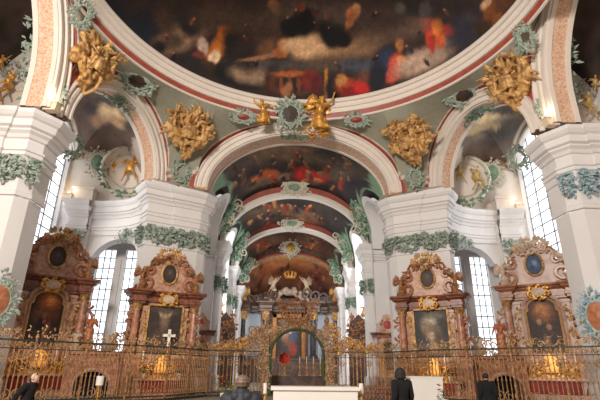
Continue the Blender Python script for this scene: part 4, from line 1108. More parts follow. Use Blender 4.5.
    for k in range(7): scroll(m, (-.6 + .2 * k, -.1, 8.35 + .25 * sin(pi * k / 6)), (1 if k > 3 else -1, 0, .5), (0, 0, 1), .2, .06, 1.2, 1 if k > 3 else -1)
    m.build('crest', gold if not pale else carvW, root)
    m = M()
    for k in range(60):
        a = r.uniform(.15, pi - .15); q = r.uniform(.9, 1.12); leaf(m, (1.35 * q * cos(a), -.12, 7.15 + .95 * q * sin(a)), (cos(a), -.4, sin(a) * r.uniform(-1, 1)), (0, -1, 0), r.uniform(.2, .4), .5)
    m.build('gable_leaves', ca, root)
    for x in (-1, 1):
        o = mobj('carved_angel', angel_pale if pale else angel_me, root, (x * 1.75, -.2, 6.15), x * -.5, 1.0 if not B else .95)
        m = M(); wings(m, (0, -.02, .88), .75, .9, 1.0); m.build('wing', ca, o)
        if B:
            o = mobj('carved_saint', saint_red if (x > 0) != (loc[0] > 0) else saint_me, root, (x * 2.35, -.25, 2.3), x * -.35, 1.05)
            m = M(); m.box((x * 2.35, -.2, 1.15), (.8, .8, 2.3)); m.box((x * 2.35, -.2, 2.26), (.95, .95, .12)); m.build('statue_pedestal', mR, root)
    # gold tabernacle and steps behind the table
    m = M(); m.box((0, -.3, 1.22), (2.9, .5, .3)); m.box((0, -.42, 1.62), (.7, .5, .6)); m.prism([(-.45, 1.9), (.45, 1.9), (.3, 2.1), (.12, 2.2), (0, 2.34), (-.12, 2.2), (-.3, 2.1)], -.66, -.2)
    for x in (-.38, .38): m.lathe([(.06, 1.35), (.05, 1.9)], (x, -.68, 0), 8)
    for k in range(30): leaf(m, (r.uniform(-1.4, 1.4), -.58, r.uniform(1.1, 1.4)), (r.uniform(-1, 1), -.2, r.uniform(-.2, 1)), (0, -1, 0), r.uniform(.15, .3), .5)
    for x in (-1, 1):
        for k in range(3): scroll(m, (x * (.62 + .32 * k), -.5, 1.62 - .1 * k), (x, 0, 0), (0, 0, 1), .26, .06, 1.2, 1)
    m.build('gilded_tabernacle', goldb, root)
    return root
A2L = ((-8.35, 28.75, 0), .5); A2R = ((8.45, 28.55, 0), -.5); A1L = ((-16.3, 30.0, 0), .62); A1R = ((16.45, 29.7, 0), -.62)
altars = [side_altar(*A2L, 'red marble altar left of the choir with rectangular crucifix painting and white cross before it', False, 1.0, 'crucifix', 'dark_oval', 1),
          side_altar(*A2R, 'red marble altar right of the choir with rectangular painting of pale swirling figures', False, 1.0, 'assumption', 'dark_oval', 2),
          side_altar(*A1L, 'large red marble altar at far left with arched painting glowing orange', True, 1.18, 'glow', 'dark_oval', 3),
          side_altar(*A1R, 'large haze-paled marble altar at far right with arched painting and blue oval above', True, 1.18, 'saints', 'blue_oval', 4, True)]
bpy.context.view_layer.update()

# things standing on the altar tables
cand = mat('candle_wax', rgb(236, 228, 208), .5, var=.05)
def candlestick_proto(h):
    root = empty('candlestick', (0, 0, 0))
    m = M(); m.lathe([(.13, 0), (.13, .03), (.06, .07), (.035, .14), (.06, .2), (.03, .28), (.05, h * .6), (.025, h * .75), (.03, h * .92), (.08, h * .96), (.08, h)], n=10); m.build('stem', goldb, root)
    m = M(); m.lathe([(.028, h), (.028, h + .42)], n=8); c = m.build('candle', cand, root)
    return root
cs0 = candlestick_proto(.75); used = [False]
def candlestick(loc, label, group, sc=1.0):
    o = cs0 if not used[0] else copy_tree(cs0); used[0] = True
    o.location = loc; o.scale = (sc,) * 3; return tag(o, label, 'candlestick', group)
def on(alt, x, y, z): return alt.matrix_world @ V((x, y, z))
redfl = mat('red_petals', rgb(206, 40, 34), .6, var=.3); orfl = mat('orange_petals', rgb(240, 120, 40), .6, var=.3); yefl = mat('yellow_petals', rgb(240, 190, 60), .6, var=.2)
leafg = mat('plant_leaves', rgb(52, 92, 44), .6, var=.4); potw = mat('white_pot', rgb(220, 210, 196), .4)
def bouquet(loc, label, group, w, h, fl, seed, pot=True):
    root = empty('flower_arrangement', loc, 0, label, 'flowers', group); r = random.Random(seed); z0 = 0
    if pot: m = M(); m.lathe([(w * .3, 0), (w * .42, h * .35), (w * .46, h * .36), (w * .4, h * .38), (w * .38, h * .3)], n=14); m.build('pot', potw, root); z0 = h * .3
    m = M()
    for k in range(46):
        a = r.uniform(0, 6.28); q = w * sqrt(r.random()); leaf(m, (q * cos(a) * .5, q * sin(a) * .5, z0 + r.uniform(0, h * .45)), (cos(a), sin(a), r.uniform(.1, 1)), (cos(a), sin(a), .6), r.uniform(.3, .6) * w, .35)
    m.build('leaves', leafg, root)
    for mt in fl:
        for k in range(max(2, 8 // len(fl))):
            a = r.uniform(0, 6.28); q = w * sqrt(r.random()) * .9; c = V((q * cos(a), q * sin(a) * .8, z0 + h * r.uniform(.35, .7))); m = M(); s = w * r.uniform(.22, .32)
            for j in range(9): b = j * 2.4; leaf(m, c, (cos(b), sin(b), .35 + .1 * (j % 3)), (0, 0, 1), s, .7)
            m.build('blossom', mt, root)
    return root
names = ['altar left of the choir', 'altar right of the choir', 'large altar at far left', 'large altar at far right']
for a, nmA in zip(altars, names):
    for k, x in enumerate((-1.2, -.75, .75, 1.2)):
        candlestick(on(a, x, -.62 if False else -.95, 1.05), 'gilded candlestick standing on the table of the %s' % nmA, 'candlesticks on the %s' % nmA, 1.25)
for a, nmA, sd in ((altars[0], names[0], 5), (altars[1], names[1], 8)):
    for x, w_ in ((-1.1, 'left'), (1.0, 'right')):
        bouquet(on(a, x, -1.08, 1.06), 'red flowers in a white pot, %s end of the %s' % (w_, nmA), None, .34, .7, [redfl], sd + int(x * 3))
# white cross in front of the left painting
root = empty('white_cross', on(altars[0], .25, -.62, 2.34), .5, 'white cross standing before the crucifix painting of the altar left of the choir', 'cross')
m = M(); m.box((0, 0, .95), (.16, .1, 1.05)); m.box((0, 0, 1.12), (.74, .1, .16)); m.build('cross', mat('white_cloth', rgb(240, 234, 220), .7, var=.03), root)
m = M(); m.lathe([(.16, -.02), (.1, .05), (.035, .12), (.03, .45)], n=8); m.build('foot', goldb, root)

# coloured marble parapets between the altars, each with a low dark archway to the crypt
darkv = mat('archway_shade', rgb(14, 11, 10), .9, var=.2); ironm = mat('wrought_iron', rgb(74, 64, 48), .45, .4, base2=rgb(44, 40, 34), scale=6)
for s, x0, x1, cx in ((-1, 10.7, 13.9, 12.15), (1, 10.9, 14.2, 12.75)):
    sd = 'left' if s < 0 else 'right'; root = empty('marble_parapet', (s * cx, 28.7, 0), 0, 'marble parapet with low dark archway between the two %s altars' % sd, 'parapet', 'marble parapets with archways')
    m = M(); n = 20; A_ = 1.05; hs = .55
    ar = [(A_ * cos(pi * i / n), hs + A_ * .86 * sin(pi * i / n)) for i in range(n + 1)]; xl, xr = (x0 - cx), (x1 - cx)
    if s < 0: xl, xr = -(x1 - cx), -(x0 - cx)
    H = 2.35
    for i in range(n): m.add([(ar[i][0], 0, ar[i][1]), (ar[i + 1][0], 0, ar[i + 1][1]), (ar[i + 1][0], 0, H), (ar[i][0], 0, H)], [(0, 1, 2, 3)]); m.add([(ar[i][0], 0, ar[i][1]), (ar[i + 1][0], 0, ar[i + 1][1]), (ar[i + 1][0], .7, ar[i + 1][1]), (ar[i][0], .7, ar[i][1])], [(0, 1, 2, 3)])
    for a, b in ((xl, -A_), (A_, xr)): m.box(((a + b) / 2, .35, H / 2), (b - a, .7, H))
    m.box(((xl + xr) / 2, .33, H + .08), (xr - xl + .1, .95, .18)); m.box(((xl + xr) / 2, .35, H / 2 + .8), (xr - xl, .6, .5))
    m.build('marble_wall', marR, root)
    m = M(); m.tube([(x, -.03, z) for x, z in [(A_ + .05, 0)] + [(x * 1.05, z + .03) for x, z in ar] + [(-A_ - .05, 0)]], .11, 6); m.build('arch_surround', marP, root)
    m = M(); m.box((0, .72, .8), (2.4, .06, 1.6)); m.build('shade_sheet', darkv, root)  # near-black sheet: the archway's shade is put into its colour
    for k in range(9):
        x = -.9 + .225 * k; z = hs + A_ * .86 * sqrt(max(0, 1 - (x / A_) ** 2)); m = M(); m.tube([(x, .25, 0), (x, .25, z)], .02, 5); m.build('bar', ironm, root)
for s, x, y, rz, lb in ((-1, -11.2, 28.75, .3, 'carved angel kneeling on the marble parapet beside the altar left of the choir'), (1, 13.6, 28.75, -.2, 'brown carved saint standing on the marble parapet between the right altars'), (1, 11.5, 28.75, -.3, 'pale carved angel on the marble parapet beside the altar right of the choir'), (-1, -13.5, 28.75, .2, 'pale carved angel on the marble parapet below the left windows')):
    me = saint_me if 'saint' in lb else angel_pale if 'pale' in lb else angel_me
    tag(mobj('carved_statue', me, None, (x, y, 2.53), rz, 1.0 if me is not saint_me else .75), lb, 'statue')

for a in altars:
    l = bpy.data.lights.new('altar_lamp', 'AREA'); l.energy = 16; l.color = (1, .8, .55); l.size = .8
    o = bpy.data.objects.new('altar_lamp', l); COL.objects.link(o); p = on(a, 0, -2.1, 1.9); o.location = p; o.rotation_euler = (on(a, 0, -.3, 1.7) - p).to_track_quat('-Z', 'Y').to_euler()
# ------------------------------------------------------------------ high altar in the apse
blackm = mat('black_marble', rgb(34, 32, 38), .25, base2=rgb(66, 62, 72), scale=2)
brownm = mat('brown_marble', rgb(108, 78, 60), .45, base2=rgb(60, 44, 38), scale=1.4)
HA = empty('high_altar', (0, 61.5, 0), 0, 'brown high altar with black columns and gold framed painting, end of choir', 'altar')
m = M(); m.box((0, 1.6, 1.4), (15, 3.0, 2.8)); m.box((0, 1.5, 2.85), (15.4, 3.2, .2)); m.build('socle', brownm, HA)
for x in (-6.3, -3.25, 3.25, 6.3):
    m = M(); m.box((x, .6, 3.05), (1.2, 1.2, .3)); m.lathe([(.5, 3.2), (.5, 3.4), (.4, 3.5), (.42, 5), (.37, 7.9)], (x, .6, 0), 18); c = m.build('column', blackm, HA, smooth=False)
    m = M(); m.lathe([(.4, 7.9), (.44, 8.0), (.4, 8.1), (.55, 8.7), (.62, 8.85), (.6, 9.0)], (x, .6, 0), 16)
    for k in range(20): a = k * .63; leaf(m, (x + .4 * cos(a), .6 + .4 * sin(a), 7.95 + .35 * (k // 10)), (cos(a) * .4, sin(a) * .4, 1), (cos(a), sin(a), 0), .5, .6)
    m.build('capital', gold, c)
pth = [(-7.3, 3), (-7.3, -.2), (-5.4, -.2), (-5.2, .8), (-4.2, .9), (-4.1, -.2), (-2.4, -.2), (-2.2, .9), (2.2, .9), (2.4, -.2), (4.1, -.2), (4.2, .9), (5.2, .8), (5.4, -.2), (7.3, -.2), (7.3, 3)]
m = plan_sweep(pth, [(-.4, 8.95), (.0, 9.0), (.02, 9.25), (.1, 9.3), (.0, 9.4), (.0, 9.75), (.15, 9.8), (.25, 9.95), (.45, 10.1), (.45, 10.25), (-1.5, 10.3)]); m.build('entablature', brownm, HA)
m = M(); m.box((0, 2.6, 6), (4.9, .5, 6.2)); m.build('centre_panel', mat('pale_red_marble', rgb(150, 104, 84), .4, base2=rgb(120, 80, 64), scale=1.5), HA)
HAP = strokes("50 40 24 20 -15 150 110 84 .7\n40 60 16 22 20 170 120 90 .5\n64 66 16 22 -15 70 84 110 .5\n50 96 22 22 0 120 74 56 .6\n34 110 16 18 0 70 60 56 .5\n68 108 14 20 10 150 56 44 .4\n56 50 6 7 0 206 170 136 .4\n50 16 34 12 0 130 104 80 .8")
p = canvas(3.5, 5.4, HAP, rgb(60, 46, 40), None, 50, 3).build('painting', paintc, HA); p.location = (0, 2.3, 2.95)
gf = mat('dull_gold_frame', rgb(176, 116, 48), .4, .3, base2=rgb(130, 80, 34), scale=3); rect_frame(M(), 1, 1, .1, .1)
m = M(); rect_frame(m, 3.5, 5.4, .5, .4); m.build('picture_frame', gf, p)
r = random.Random(77)
m = M()
for k in range(30): a = k * .21; leaf(m, (2.8 * (r.random() - .5) * 2, .6, 9.9 + .5 * r.random()), (r.uniform(-1, 1), -.3, 1), (0, -1, 0), r.uniform(.3, .6), .5)
m.build('crowning_leaves', brownm, HA)
for s in (-1, 1):
    m = M()
    for k in range(4): scroll(m, (s * (5.9 - 1.1 * k), .3, 10.7 + .25 * k), (s, 0, .3), (0, 0, 1), .75, .2, 1.2, s)
    m.build('pediment_scrolls', brownm, HA)
C = []
for k in range(26):
    x = r.uniform(-2.7, 2.7); z = 10.4 + (2.2 - abs(x) * .7) * r.random(); C.append([(x, 1.2 - r.random() * .6, z, r.uniform(.25, .45)), (x + r.uniform(-.6, .6), 1.1, z + r.uniform(-.3, .4), .22)])
mobj('carved_clouds', blob_mesh('carved_clouds', C, .12, mat('greyish_stucco', rgb(170, 148, 130), .6, var=.3, scale=2), 2), HA)
kneel = figure(2.6, dict(pel=(0, .1, .42), che=(.06, -.02, .62), nec=(.1, -.05, .74), hed=(.13, -.07, .83), shL=(.17, -.05, .70), shR=(-.02, -.05, .72), elL=(.28, -.1, .80), haL=(.38, -.12, .93), elR=(.06, -.2, .74), haR=(.24, -.22, .86), hiL=(.05, .08, .4), hiR=(-.06, .08, .4), knL=(.16, -.1, .24), knR=(-.02, -.06, .2), anL=(-.05, .1, .06), anR=(-.22, .12, .02)), .8, 14)
kme = blob_mesh('kneeling_angel', kneel, .06, mat('ivory_stucco', rgb(196, 172, 142), .55, var=.3, scale=2), 2)
for s in (-1, 1):
    o = mobj('kneeling_angel', kme, HA, (-s * 2.35, .6, 11.3)); o.scale = (s * 1.0, 1, 1); m = M(); wings(m, (.1, .05, 1.7), 1.3, .9, 1.0, (-1,)); m.build('wing', kme.materials[0], o)
    o = mobj('gilded_angel', ame, HA, (s * 6.2, .4, 10.35), 0, .72); m = M(); wings(m, (0, -.1, 1.6), 1.6, .9, 1.0); m.build('wing', goldb, o)
m = M(); m.lathe([(.7, 0), (.75, .12), (.7, .24)], n=20)
for k in range(10): a = 2 * pi * k / 10; m.tube([(.72 * cos(a), .72 * sin(a), .2), (.85 * cos(a), .85 * sin(a), .6), (.5 * cos(a), .5 * sin(a), .95)], [.1, .12, .08], 6); m.lathe([(.01, 0), (.13, .12), (.01, .26)], (.8 * cos(a), .8 * sin(a), .62), 8)
o = m.build('gilded_crown', goldb, HA); o.location = (0, .5, 13.6)
for x in (-4.8, 4.8): m = M(); m.box((x, 2.0, 6), (1.6, .1, 5.6)); m.build('window_lit_slab', bpy.data.materials.get('window_light_tint') or mat('window_light_tint', rgb(188, 198, 210), .6, var=.1), HA)  # flat slabs with the window light between the columns painted in

# carved cases on both sides of the choir, with a gilded figure on top
woodd = mat('dark_carved_wood', rgb(96, 62, 44), .5, base2=rgb(58, 38, 30), scale=4)
for s in (-1, 1):
    sd = 'left' if s < 0 else 'right'; root = empty('organ_case', (s * 6.6, 44.2, 0), s * -.5, 'dark carved wooden case topped by gilded figure, %s side of the choir' % sd, 'organ case')
    m = M(); m.box((0, 0, 2.6), (2.0, 1.2, 5.2)); m.box((0, -.05, 5.2), (2.3, 1.4, .25)); m.prism([(-1, 5.3), (1, 5.3), (.8, 6.0), (.35, 6.3), (0, 6.7), (-.35, 6.3), (-.8, 6.0)], -.5, .4); m.build('case', woodd, root)
    m = M(); r = random.Random(3)
    for k in range(70): leaf(m, (r.uniform(-.95, .95), -.66, r.uniform(2.6, 6.0)), (r.uniform(-1, 1), -.3, r.uniform(-1, 1)), (0, -1, 0), r.uniform(.25, .5), .5)
    for k in range(8): scroll(m, (r.uniform(-.8, .8), -.7, r.uniform(3, 6)), (1, 0, 0), (0, 0, 1), .35, .07, 1.2, r.choice((1, -1)))
    m.build('gilded_carving', carv, root)
    o = mobj('gilded_figure', saint_me, root, (-.75 * s, -.2, 5.3), 0, .85); o = mobj('gilded_figure', ame, root, (.5 * s, 0, 6.4), 0, .6)
# small altars on the choir piers
for s in (-1, 1):
    sd = 'left' if s < 0 else 'right'; root = empty('choir_altar', (s * 7.75, 37.6, 0), s * -.12, 'small pink marble altar with red medallion on the %s choir pier' % sd, 'altar', 'small altars on the choir piers')
    m = M(); m.box((0, 0, .6), (2.4, 1.2, 1.2)); m.box((0, .3, 2.6), (2.2, .6, 3.0)); m.build('retable', marP, root)
    for x in (-1.0, 1.0):
        m = M(); m.lathe([(.2, 1.2), (.2, 1.35), (.15, 1.42), (.15, 3.9), (.22, 4.1)], (x, -.12, 0), 12); m.build('column', marW, root)
    m = plan_sweep([(-1.3, .5), (-1.3, -.35), (-.7, -.35), (-.65, -.05), (.65, -.05), (.7, -.35), (1.3, -.35), (1.3, .5)], [(-.3, 4.05), (0, 4.1), (0, 4.3), (.1, 4.4), (.14, 4.5), (-.5, 4.52)]); m.build('cornice', marD, root)
    p = canvas(1.15, 2.3, PAL['dark_oval'][1], rgb(44, 44, 50), arched, 24, 5).build('painting', paintc, root); p.location = (0, -.06, 1.55)
    m = M(); outline_frame(m, 1.15, 2.3, arched, .1); m.build('picture_frame', goldb, p)
    m = M(); m.prism([(-.9, 4.5), (.9, 4.5), (.75, 4.85), (.9, 5.2), (.5, 5.5), (.3, 5.9), (0, 6.0), (-.3, 5.9), (-.5, 5.5), (-.9, 5.2), (-.75, 4.85)], .0, .4); m.build('gable', marW, root)
    m = M(); m.lathe([(.02, 0), (.34, .0), (.3, .08), (.02, .12)], n=18); m.xf(Matrix.Rotation(pi / 2, 4, 'X')); o = m.build('red_medallion', mat('red_disc', rgb(190, 60, 44), .5, var=.4), root); o.location = (0, -.02, 5.15)
    m = M(); r = random.Random(8)
    for k in range(26): a = r.uniform(0, 6.3); leaf(m, (.42 * cos(a), -.05, 5.15 + .42 * sin(a)), (cos(a), -.3, sin(a)), (0, -1, 0), .26, .5)
    m.build('gilded_rays', goldb, root)

# ------------------------------------------------------------------ wrought iron grille
grilm = mat('gilded_iron', rgb(192, 146, 100), .45, .2, base2=rgb(116, 84, 56), scale=7)
railm = mat('dark_iron_rail', rgb(70, 70, 56), .45, .3, base2=rgb(48, 50, 42), scale=5)
greeni = mat('green_painted_iron', rgb(64, 84, 58), .5, .1, var=.3)
def grille_run(name, a, b, h, step, seed, label, group, posts=True):
    a = V((a[0], a[1], 0)); b = V((b[0], b[1], 0)); L = (b - a).length; t = (b - a).normalized(); rz = atan2(t.y, t.x); r = random.Random(seed)
    root = empty(name, a, rz, label, 'grille', group)   # local x runs along the grille
    m = M(); m.box((L / 2, 0, h), (L, .09, .07)); m.box((L / 2, 0, h - .34), (L, .05, .04)); m.build('top_rail', railm, root)
    m = M(); m.box((L / 2, 0, .25), (L, .07, .07)); m.box((L / 2, 0, .06), (L, .3, .12)); m.build('bottom_rail', railm, root)
    n = int(L / step); bm = M(); bm.tube([(0, 0, .12), (0, 0, h - .02)], .028, 5); bm.lathe([(.02, 1.15), (.05, 1.22), (.02, 1.29)], n=6); bm.lathe([(.02, 1.95), (.05, 2.0), (.02, 2.05)], n=6); me = bm.mesh('bar', grilm)
    for k in range(n + 1):
        o = bpy.data.objects.new('bar', me); COL.objects.link(o); o.parent = root; o.location = (L * k / n, 0, 0)
    np_ = max(1, round(L / 2.3))
    for k in range(np_ + 1):
        if not posts: break
        m = M(); x = L * k / np_; m.box((x, 0, h / 2), (.09, .09, h)); m.lathe([(.06, h), (.04, h + .06), (.09, h + .15), (.02, h + .3)], (x, 0, 0), 8); m.build('post', grilm, root)
    for k in range(np_):
        x0 = L * k / np_; w = L / np_; m = M()
        for q in range(int(w / .22)):
            x = x0 + .22 * q + .11; scroll(m, (x, 0, h - .17), (1, 0, 0), (0, 0, 1), .12, .022, 1.3, q % 2 * 2 - 1)
            if q % 3 == 0: scroll(m, (x, 0, h - .62), (0, 0, 1), (1, 0, 0), .2, .022, 1.3, 1); scroll(m, (x, 0, h - .62), (0, 0, 1), (-1, 0, 0), .2, .022, 1.3, 1)
            if q % 2 == 0: scroll(m, (x, 0, .62), (0, 0, 1), (1, 0, 0), .24, .022, 1.3, q % 4 - 1)
        m.build('scrollwork', grilm, root)
        m = M(); c = x0 + w / 2
        for s in (-1, 1):
            scroll(m, (c + s * .4, 0, h + .14), (s, 0, 0), (0, 0, 1), .18, .03, 1.3, 1); scroll(m, (c + s * .15, 0, h + .3), (s, 0, .5), (0, 0, 1), .16, .025, 1.3, 1)
        for q in range(34): leaf(m, (c + r.uniform(-1.1, 1.1), r.uniform(-.05, .05), h + r.uniform(.02, .3 + .3 * r.random())), (r.uniform(-1, 1), r.uniform(-.3, .3), r.uniform(0, 1)), (0, -1, 0), r.uniform(.12, .26), .4)
        m.build('crest_scrolls', mat_crest, root)
    return root
mat_crest = mat('gilded_scrolls', rgb(206, 166, 122), .45, .15, base2=rgb(120, 90, 62), scale=6)
for s in (-1, 1):
    sd = 'left' if s < 0 else 'right'
    A_, B_ = (s * 14.9, 17.7), (s * 7.1, 25.6); C_, D_ = (s * 5.6, 29.8), (s * 2.25, 31.0)
    f = (lambda p, q: (p, q)) if s < 0 else (lambda p, q: (q, p))
    grille_run('iron_grille', *f(A_, B_), 2.68, .2, 3 + s, 'long gilded iron grille in front of the two %s altars' % sd, 'long iron grilles')
    grille_run('iron_grille', *f(B_, C_), 2.68, .2, 13 + s, 'short iron grille returning towards the choir, %s side' % sd, 'short iron grilles')
    root = grille_run('iron_grille', *f(C_, D_), 2.7, .24, 23 + s, 'gilded choir grille with tall scrolls %s of the central gate' % sd, 'choir grilles')
    L = hypot(A_[0] - B_[0], 0) * 0 + hypot(C_[0] - D_[0], C_[1] - D_[1]); m = M(); r = random.Random(5 + s)
    for k in range(60):
        u = r.random() ** .7; x = L * u if s < 0 else L * (1 - u); z = 2.7 + r.random() * (.25 + 1.9 * u ** 2.5)
        scroll(m, (x, 0, z), (r.choice((-1, 1)), 0, r.uniform(-.5, .5)), (0, 0, 1), r.uniform(.15, .38), .035, 1.3, r.choice((-1, 1)))
    m.build('tall_scrolls', grilm, root); m = M()
    for k in range(70):
        u = r.random() ** .7; x = L * u if s < 0 else L * (1 - u); z = 2.75 + r.random() * (.3 + 1.8 * u ** 2.5)
        leaf(m, (x, -.04, z), (r.uniform(-1, 1), -.2, r.uniform(-1, 1)), (0, -1, 0), r.uniform(.15, .32), .5)
    m.build('gilded_leaves', goldb, root)
G = empty('choir_gate', (.05, 31.05, 0), 0, 'tall central gate with green arched frame and gilded openwork crest', 'gate')
m = M(); pa = [(1.75 * cos(pi * i / 24), 0, 2.55 + 1.6 * sin(pi * i / 24)) for i in range(25)]; m.tube([(1.75, 0, 0)] + pa + [(-1.75, 0, 0)], .11, 8); m.build('arched_frame', greeni, G)
for s in (-1, 1):
    m = M(); m.box((s * 2.0, .05, 2.2), (.2, .2, 4.4)); m.lathe([(.16, 4.4), (.1, 4.5), (.2, 4.75), (.02, 5.1)], (s * 2.0, .05, 0), 10); m.build('gate_post', grilm, G)
    m = M(); r = random.Random(55 + s)
    for k in range(46):
        z = r.uniform(.4, 4.4); x = s * (2.0 + r.uniform(-.25, .45)); scroll(m, (x, -.05, z), (0, 0, 1), (r.choice((-1, 1)), 0, 0), r.uniform(.15, .32), .035, 1.3, 1)
        leaf(m, (x, -.1, z), (r.uniform(-1, 1), -.3, r.uniform(-1, 1)), (0, -1, 0), .25, .5)
    m.build('side_scrolls', mat_crest, G)
m = M(); r = random.Random(71)
for k in range(40):
    a = r.uniform(.1, pi - .1); q = r.uniform(.95, 1.25); scroll(m, (1.85 * q * cos(a), -.03, 2.6 + 1.75 * q * sin(a)), (-sin(a), 0, cos(a)), (cos(a), 0, sin(a)), r.uniform(.15, .3), .035, 1.3, r.choice((1, -1)))
    leaf(m, (1.85 * q * cos(a), -.06, 2.6 + 1.75 * q * sin(a)), (r.uniform(-1, 1), -.3, r.uniform(-1, 1)), (0, -1, 0), .25, .5)
m.build('arch_scrolls', grilm, G)
m = M()
for k in range(11):
    a = -pi / 2 + (k - 5) * .27; m.tube([(.1 * (k - 5), 0, 6.0), (.28 * (k - 5) * .95, -.05, 5.5), (.2 * (k - 5), -.1, 4.9), (.04 * (k - 5), 0, 4.35)], .04, 6)
m.tube([(-1.45, 0, 6.0), (-1.0, 0, 5.85), (0, 0, 6.1), (1.0, 0, 5.85), (1.45, 0, 6.0)], .06, 6)
for s in (-1, 1):
    for q in range(4): scroll(m, (s * (1.25 - .2 * q), 0, 5.8 - .4 * q), (s, 0, .4), (0, 0, 1), .38 - .04 * q, .055, 1.3, 1)
m.lathe([(.03, 4.1), (.18, 4.25), (.12, 4.5), (.22, 4.6)], n=10); m.lathe([(.02, 6.0), (.16, 6.15), (.05, 6.35), (.12, 6.5), (.02, 6.7)], n=10)
r = random.Random(12)
for k in range(22): x = r.uniform(-1.3, 1.3); leaf(m, (x, -.1, 4.4 + (1.7 - .5 * abs(x)) * r.random()), (r.uniform(-1, 1), -.3, r.uniform(-1, 1)), (0, -1, 0), r.uniform(.18, .34), .5)
m.build('openwork_crest', carv, G)

# ------------------------------------------------------------------ altar table in the crossing and its neighbours
wst = mat('white_stone', rgb(238, 230, 222), .5, var=.04, scale=1)
T = empty('altar_table', (.4, 19.6, 0), 0, 'long plain white altar table in front of the choir gate', 'table')
m = M(); m.box((0, 0, .9), (3.56, 1.15, .13)); m.build('table_top', wst, T); m = M(); m.box((0, .02, .42), (3.36, 1.0, .84)); m.build('table_body', wst, T)
B_ = empty('lectern_block', (5.75, 22.4, 0), 0, 'white stone block between the standing woman and the right altar', 'lectern')
m = M(); m.prism([(-.78, 0), (.72, 0), (.78, 1.3), (-.72, 1.3)], -.5, .5); m.box((0, 0, 1.33), (1.62, 1.05, .06)); m.build('block', wst, B_)
def tall_candle(x, y, h, w, lb, grp=None):
    o = empty('candle_stand', (x, y, 0), 0, lb, 'candle', grp); m = M(); m.lathe([(.16, 0), (.14, .05), (.04, .1), (.035, h - .45), (.1, h - .42), (.1, h - .38)], n=10); m.build('stand', goldb, o)
    m = M(); m.lathe([(w, h - .38), (w, h)], n=10); m.build('candle', wst, o)
tall_candle(-1.62, 19.4, 1.08, .07, 'white candle on a gilded stand at left end of the altar table', None)
tall_candle(2.28, 19.4, 1.1, .09, 'white candle on a gilded stand at right end of the altar table', None)
tall_candle(-9.0, 21.5, 1.25, .16, 'tall thick white candle before the left archway', None)
# altar in the choir behind the gate with its candlesticks and red flowers
K = empty('choir_table', (0, 34.2, 0), 0, 'gilded choir altar table behind the central gate', 'table')
m = M(); m.box((0, 0, .55), (4.4, 1.1, 1.1)); m.box((0, 0, 1.15), (4.6, 1.2, .1)); m.build('table', brownm, K)
for k, x in enumerate((.35, .85, 1.35, 1.85, -1.2, -1.7)):
    candlestick((x, 34.1, 1.2), 'gilded candlestick on the choir altar table behind the gate', 'candlesticks behind the gate', 1.1)
L_ = empty('flower_stand', (-.75, 33.9, 1.2), 0, 'big round red flower ball on a gilded stand behind the gate', 'flowers')
m = M(); m.lathe([(.2, 0), (.16, .05), (.05, .12), (.05, .55), (.14, .7), (.05, .85)], n=10); m.build('stand', goldb, L_)
m = M(); r = random.Random(2)
for k in range(150):
    a, b = r.uniform(0, 6.28), math.acos(r.uniform(-1, 1)); d = V((sin(b) * cos(a), sin(b) * sin(a), cos(b))); leaf(m, V((0, 0, 1.15)) + d * .2, d + V((r.uniform(-.5, .5), r.uniform(-.5, .5), .2)), d.cross(V((.2, .3, .9))), .26, .7)
m.build('red_blossoms', mat('bright_red_petals', rgb(236, 70, 48), .6, var=.2), L_)
bouquet((-3.0, 17.5, .45), 'red and yellow flowers beside the woman in the hooded jacket', None, .42, .9, [redfl, yefl, redfl], 21)
bouquet((5.1, 17.8, .32), 'orange and red flowers with green leaves in front of the white block', None, .34, .8, [orfl, redfl], 23)
for x, y, z, lb in ((-3.0, 17.5, .45, 'flower plinth left of the altar table'), (5.1, 17.8, .32, 'flower plinth right of the altar table')):
    m = M(); m.box((0, 0, z / 2), (.5, .5, z)); m.box((0, 0, z - .03), (.56, .56, .06)); o = m.build('plinth', wst); o.location = (x, y, 0); tag(o, 'low white ' + lb, 'plinth')

W = empty('wooden_balustrade', (3.95, 24.3, 0), 0, 'reddish brown wooden balustrade right of the altar table', 'balustrade')
m = M(); m.box((0, 0, .78), (1.9, .3, .1)); m.box((0, 0, .08), (1.9, .3, .16)); m.build('rail', mat('reddish_wood', rgb(150, 92, 62), .5, base2=rgb(96, 56, 40), scale=3), W)
for k in range(9):
    m = M(); m.lathe([(.05, .16), (.09, .3), (.05, .42), (.08, .55), (.05, .73)], (-.8 + .2 * k, 0, 0), 8); m.build('baluster', bpy.data.materials['reddish_wood'], W)
# ------------------------------------------------------------------ people
skin = mat('skin', rgb(206, 160, 136), .6, var=.08); hairD = mat('dark_brown_hair', rgb(30, 20, 16), .75, var=.4, scale=30); hairG = mat('grey_blond_hair', rgb(112, 88, 72), .55, var=.4, scale=30)
hairL = mat('light_grey_hair', rgb(196, 184, 168), .55, var=.3, scale=30)
coatB = mat('black_wool', rgb(9, 8, 10), .95, var=.4, scale=12); parka = mat('dark_grey_nylon', rgb(34, 34, 42), .7, var=.4, scale=9); suit = mat('dark_suit_cloth', rgb(12, 11, 15), .95, var=.4, scale=10)
trou = mat('dark_trousers', rgb(30, 30, 38), .8, var=.3); shoe = mat('black_shoes', rgb(16, 15, 15), .5); scarfm = mat('blue_red_scarf', rgb(70, 110, 150), .8, base2=rgb(160, 60, 70), scale=9)
eyem = mat('eye', rgb(30, 24, 22), .3); bagm = mat('purple_bag', rgb(84, 74, 120), .7); lipm = mat('lips', rgb(170, 96, 90), .6)
